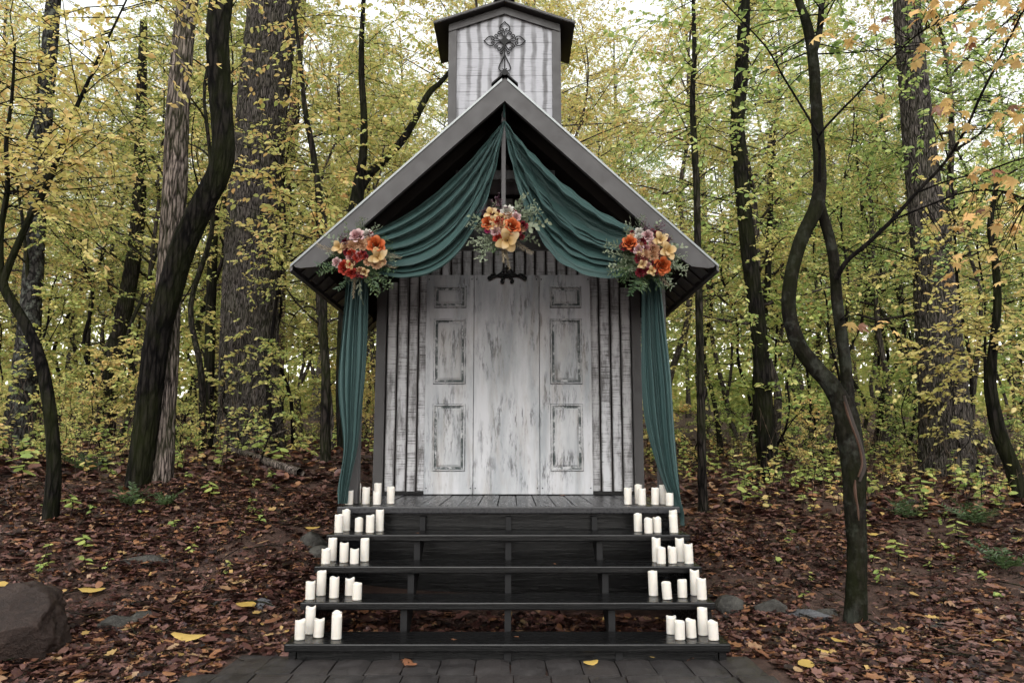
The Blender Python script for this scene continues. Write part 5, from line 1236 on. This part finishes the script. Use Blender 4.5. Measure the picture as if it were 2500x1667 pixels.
under(120, 5.6, 8.5, 63, LEAF_SHRUB, .05, .16, .05, 'undergrowth', 'tiny green sprouts poking through the fallen leaves')
r = np.random.default_rng(71); nb = NB()
for k in range(900):
    y = r.uniform(8.0, 20); x = r.uniform(-1, 1) * .72 * y
    if abs(x) < .27 * y + .25 and y < 10.5: continue
    b = np.array([x, y, float(terr(x, y)) - .02]); h = r.uniform(.3, 1.1)
    nb.add(*tube(np.array([b, b + [r.normal(0, .06), r.normal(0, .06), h * .5], b + [r.normal(0, .16), r.normal(0, .16), h]]), [.004, .003, .002], 3))
tag(link('dry_stems', nb.mesh('dry_stems', BARK_TAN)), 'thin dry stalks standing in the undergrowth', 'stalks', kind='stuff')

r = np.random.default_rng(73); nb = NB()
for k in range(420):
    y = r.uniform(3.9, 9.5); x = r.uniform(-1, 1) * (.7 * y + .4)
    if abs(x) < 1.5 and y < 8.3: continue
    a = r.uniform(0, 6.28); L = r.uniform(.06, .38) * (1 if k % 6 else 2.0); d = np.array([math.cos(a), math.sin(a), 0]); b = np.array([x, y, 0]); P = np.array([b, b + d * L * .5 + r.normal(0, .02, 3), b + d * L]); P[:, 2] = terr(P[:, 0], P[:, 1]) + r.uniform(.012, .035)
    q = r.uniform(.0018, .005); nb.add(*tube(P, [q, q, q * .6], 4))
tag(link('fallen_twigs', nb.mesh('fallen_twigs', BARK_MID)), 'thin broken twigs scattered over the leaf litter', 'twigs', kind='stuff')

# ferns and seedlings one can point at
frond = spray_mesh('fern', 77).mesh('frond', FERN)
for x, y, s, lb in ((-3.36, 6.88, .20, 'green fern at the foot of the joined trunks, left of its pair'), (-3.07, 6.91, .18, 'green fern at the foot of the joined trunks, right of its pair'), (4.61, 7.69, .26, 'fern below the broad flaky trunk at right'), (4.0, 6.31, .28, 'dark fern at the far right edge of the clearing'), (4.09, 8.0, .24, 'fern right of the crooked tree, farther back'), (-4.75, 8.64, .3, 'fern in the shade at far left')):
    z = float(terr(x, y)); E_ = empty('fern', (x, y, z), lb, 'fern')
    for k in range(8):
        a = k * .785 + random.uniform(-.25, .25)
        link('frond', frond, E_, None, (random.uniform(-.3, .3), -random.uniform(.45, 1.05), a), s * random.uniform(.9, 1.3)).location = (x, y, z + .01)
big = mesh('leaf', *[q for q in (lambda tv: (tv[0] * [1, 1.25, 1], tv[1]))(oval_tv(81, .6))], LEAF_SHRUB)
for k, (x, y, h, s, lb) in enumerate(((-4.70, 7.41, .35, .15, 'broad-leaved seedling at the left edge'), (-3.09, 9.39, .25, .16, 'bright broad-leaved seedling at the foot of the massive tree'), (-2.61, 8.70, .22, .14, 'pale seedling beside the fallen branch'), (-2.75, 7.10, .16, .09, 'little seedling right of the joined trunks'), (-3.26, 5.98, .13, .07, 'small sprout on the left slope'), (-3.73, 6.59, .18, .09, 'small seedling below the curved tree'), (3.26, 7.21, .30, .11, 'green seedling behind the crooked tree'), (4.43, 8.31, .32, .12, 'leafy seedling right of the crooked tree'), (4.07, 7.08, .25, .10, 'yellowish seedling near the right edge'), (2.39, 8.04, .40, .12, 'leafy seedling beside the slim right trunk'), (3.26, 6.57, .20, .09, 'low sprout in the leaves right of the crooked tree'))):
    z = float(terr(x, y)); E_ = empty('seedling', (x, y, z), lb, 'seedling')
    v, f = tube([(x, y, z - .02), (x + .02, y, z + h * .5), (x, y + .02, z + h)], [.005, .004, .003], 5); link('stem', mesh('stem', v, f, BARK_TWIG), E_)
    for j in range(7):
        a = j * 2.4; q = .45 + .55 * j / 6
        d = s * .5
        o = link('leaf', big, E_, None, (random.uniform(-.3, .3), random.uniform(.1, .5), a), s * random.uniform(.8, 1.15)); o.location = (x + d * math.cos(a), y + d * math.sin(a), z + h * q)
LOG = empty('fallen_branch', (-3.2, 9.6, 1.05), 'fallen grey branch lying on the leaves below the massive tree', 'branch')
v, f = tube(catmull(np.array([(-4.2, 11.2, 1.20), (-3.5, 10.1, 1.13), (-2.75, 8.8, 1.03), (-2.22, 8.17, .93)]), 6), np.linspace(.035, .05, 19), 10, 5, .15, 2); link('limb', mesh('limb', v, f, BARK_PALE, True), LOG)
v, f = tube(catmull(np.array([(-3.5, 10.1, 1.13), (-3.2, 10.0, 1.32), (-2.9, 10.1, 1.45)]), 5), np.linspace(.02, .008, 11), 6); link('twig', mesh('twig', v, f, BARK_PALE, True), LOG)

# single large leaves one can pick out
FL = [mesh('fallen_leaf', *oval_tv(90 + i, .62), GOLDFALL) for i in range(3)]; FD = [mesh('fallen_leaf', *maple_tv(95, .5), DEADLEAF), mesh('fallen_leaf', *oval_tv(96, .5), DEADLEAF)]
FY = mesh('fallen_leaf', *maple_tv(97, .3), GOLDFALL)
for k, (x, y, z, s, m, rz, lb) in enumerate(((-2.83, 5.34, .24, .18, FL[0], .2, 'large pale gold leaf on the ground just behind the boulder'), (-1.90, 4.72, .085, .22, FL[1], -.1, 'largest golden leaf lying flat left of the bottom step'), (-1.70, 5.11, .18, .13, FL[2], .5, 'golden leaf near the fourth step on the left'), (-1.60, 6.33, .55, .13, FL[0], .1, 'tan leaf draped over the stone beside the upper steps'), (-2.42, 6.47, .58, .17, FD[1], .3, 'tan curled leaf halfway up the left slope'), (-2.82, 4.30, .44, .15, FL[2], .6, 'yellow leaf resting on top of the brown boulder'),
 (.47, 6.86, .774, .06, FD[1], .3, 'small brown leaf lying on the porch deck against the door'), (-.30, 4.44, .125, .07, FD[0], .8, 'thin brown leaf on the bottom step left of center'), (.05, 4.50, .124, .03, FD[1], .2, 'tiny leaf scrap in the middle of the bottom step'), (-.62, 5.30, .612, .03, FD[1], .9, 'tiny leaf scrap on the step just below the deck'), (.30, 5.02, .449, .03, FD[1], 2.0, 'tiny leaf scrap on the middle step'), (.45, 4.30, .042, .085, FL[1], .1, 'bright yellow leaf on the pavers right of center'), (-.556, 4.33, .044, .10, FD[0], .4, 'reddish maple leaf on the pavers left of center'), (-.517, 4.25, .042, .075, FD[1], .2, 'orange-brown leaf on the pavers below the reddish maple leaf'), (.80, 4.39, .044, .05, FL[2], .9, 'small yellow leaf near the right end of the toe board'), (1.03, 4.41, .044, .12, FD[0], 2.0, 'brown leaf crumpled against the right end of the bottom step'),
 (3.38, 7.28, .40, .15, FL[0], .4, 'pale yellow leaf on the slope behind the crooked tree'), (1.60, 4.27, .035, .14, FL[2], 1.0, 'pale yellow leaf beside the right corner of the pavers'), (1.81, 4.57, .035, .12, FY, .4, 'yellow maple leaf right of the bottom step'), (2.99, 4.80, .04, .14, FY, 1.4, 'golden maple leaf near the right edge'), (2.51, 5.06, .05, .12, FY, 2.6, 'golden maple leaf right of the crooked trunk'), (1.78, 4.12, .03, .12, FD[0], .7, 'tan maple leaf at the lower right of the pavers'), (2.0, 4.78, .04, .11, FL[1], 2.2, 'curled yellow leaf between the steps and the crooked trunk'), (2.13, 3.95, .03, .13, FY, 3.3, 'gold maple leaf at the bottom edge, right of the pavers'))):
    tag(link('fallen_leaf', m, None, (x, y, z), (random.uniform(-.12, .2), random.uniform(-.12, .12), rz), s), lb, 'leaf', 'large fallen leaves')
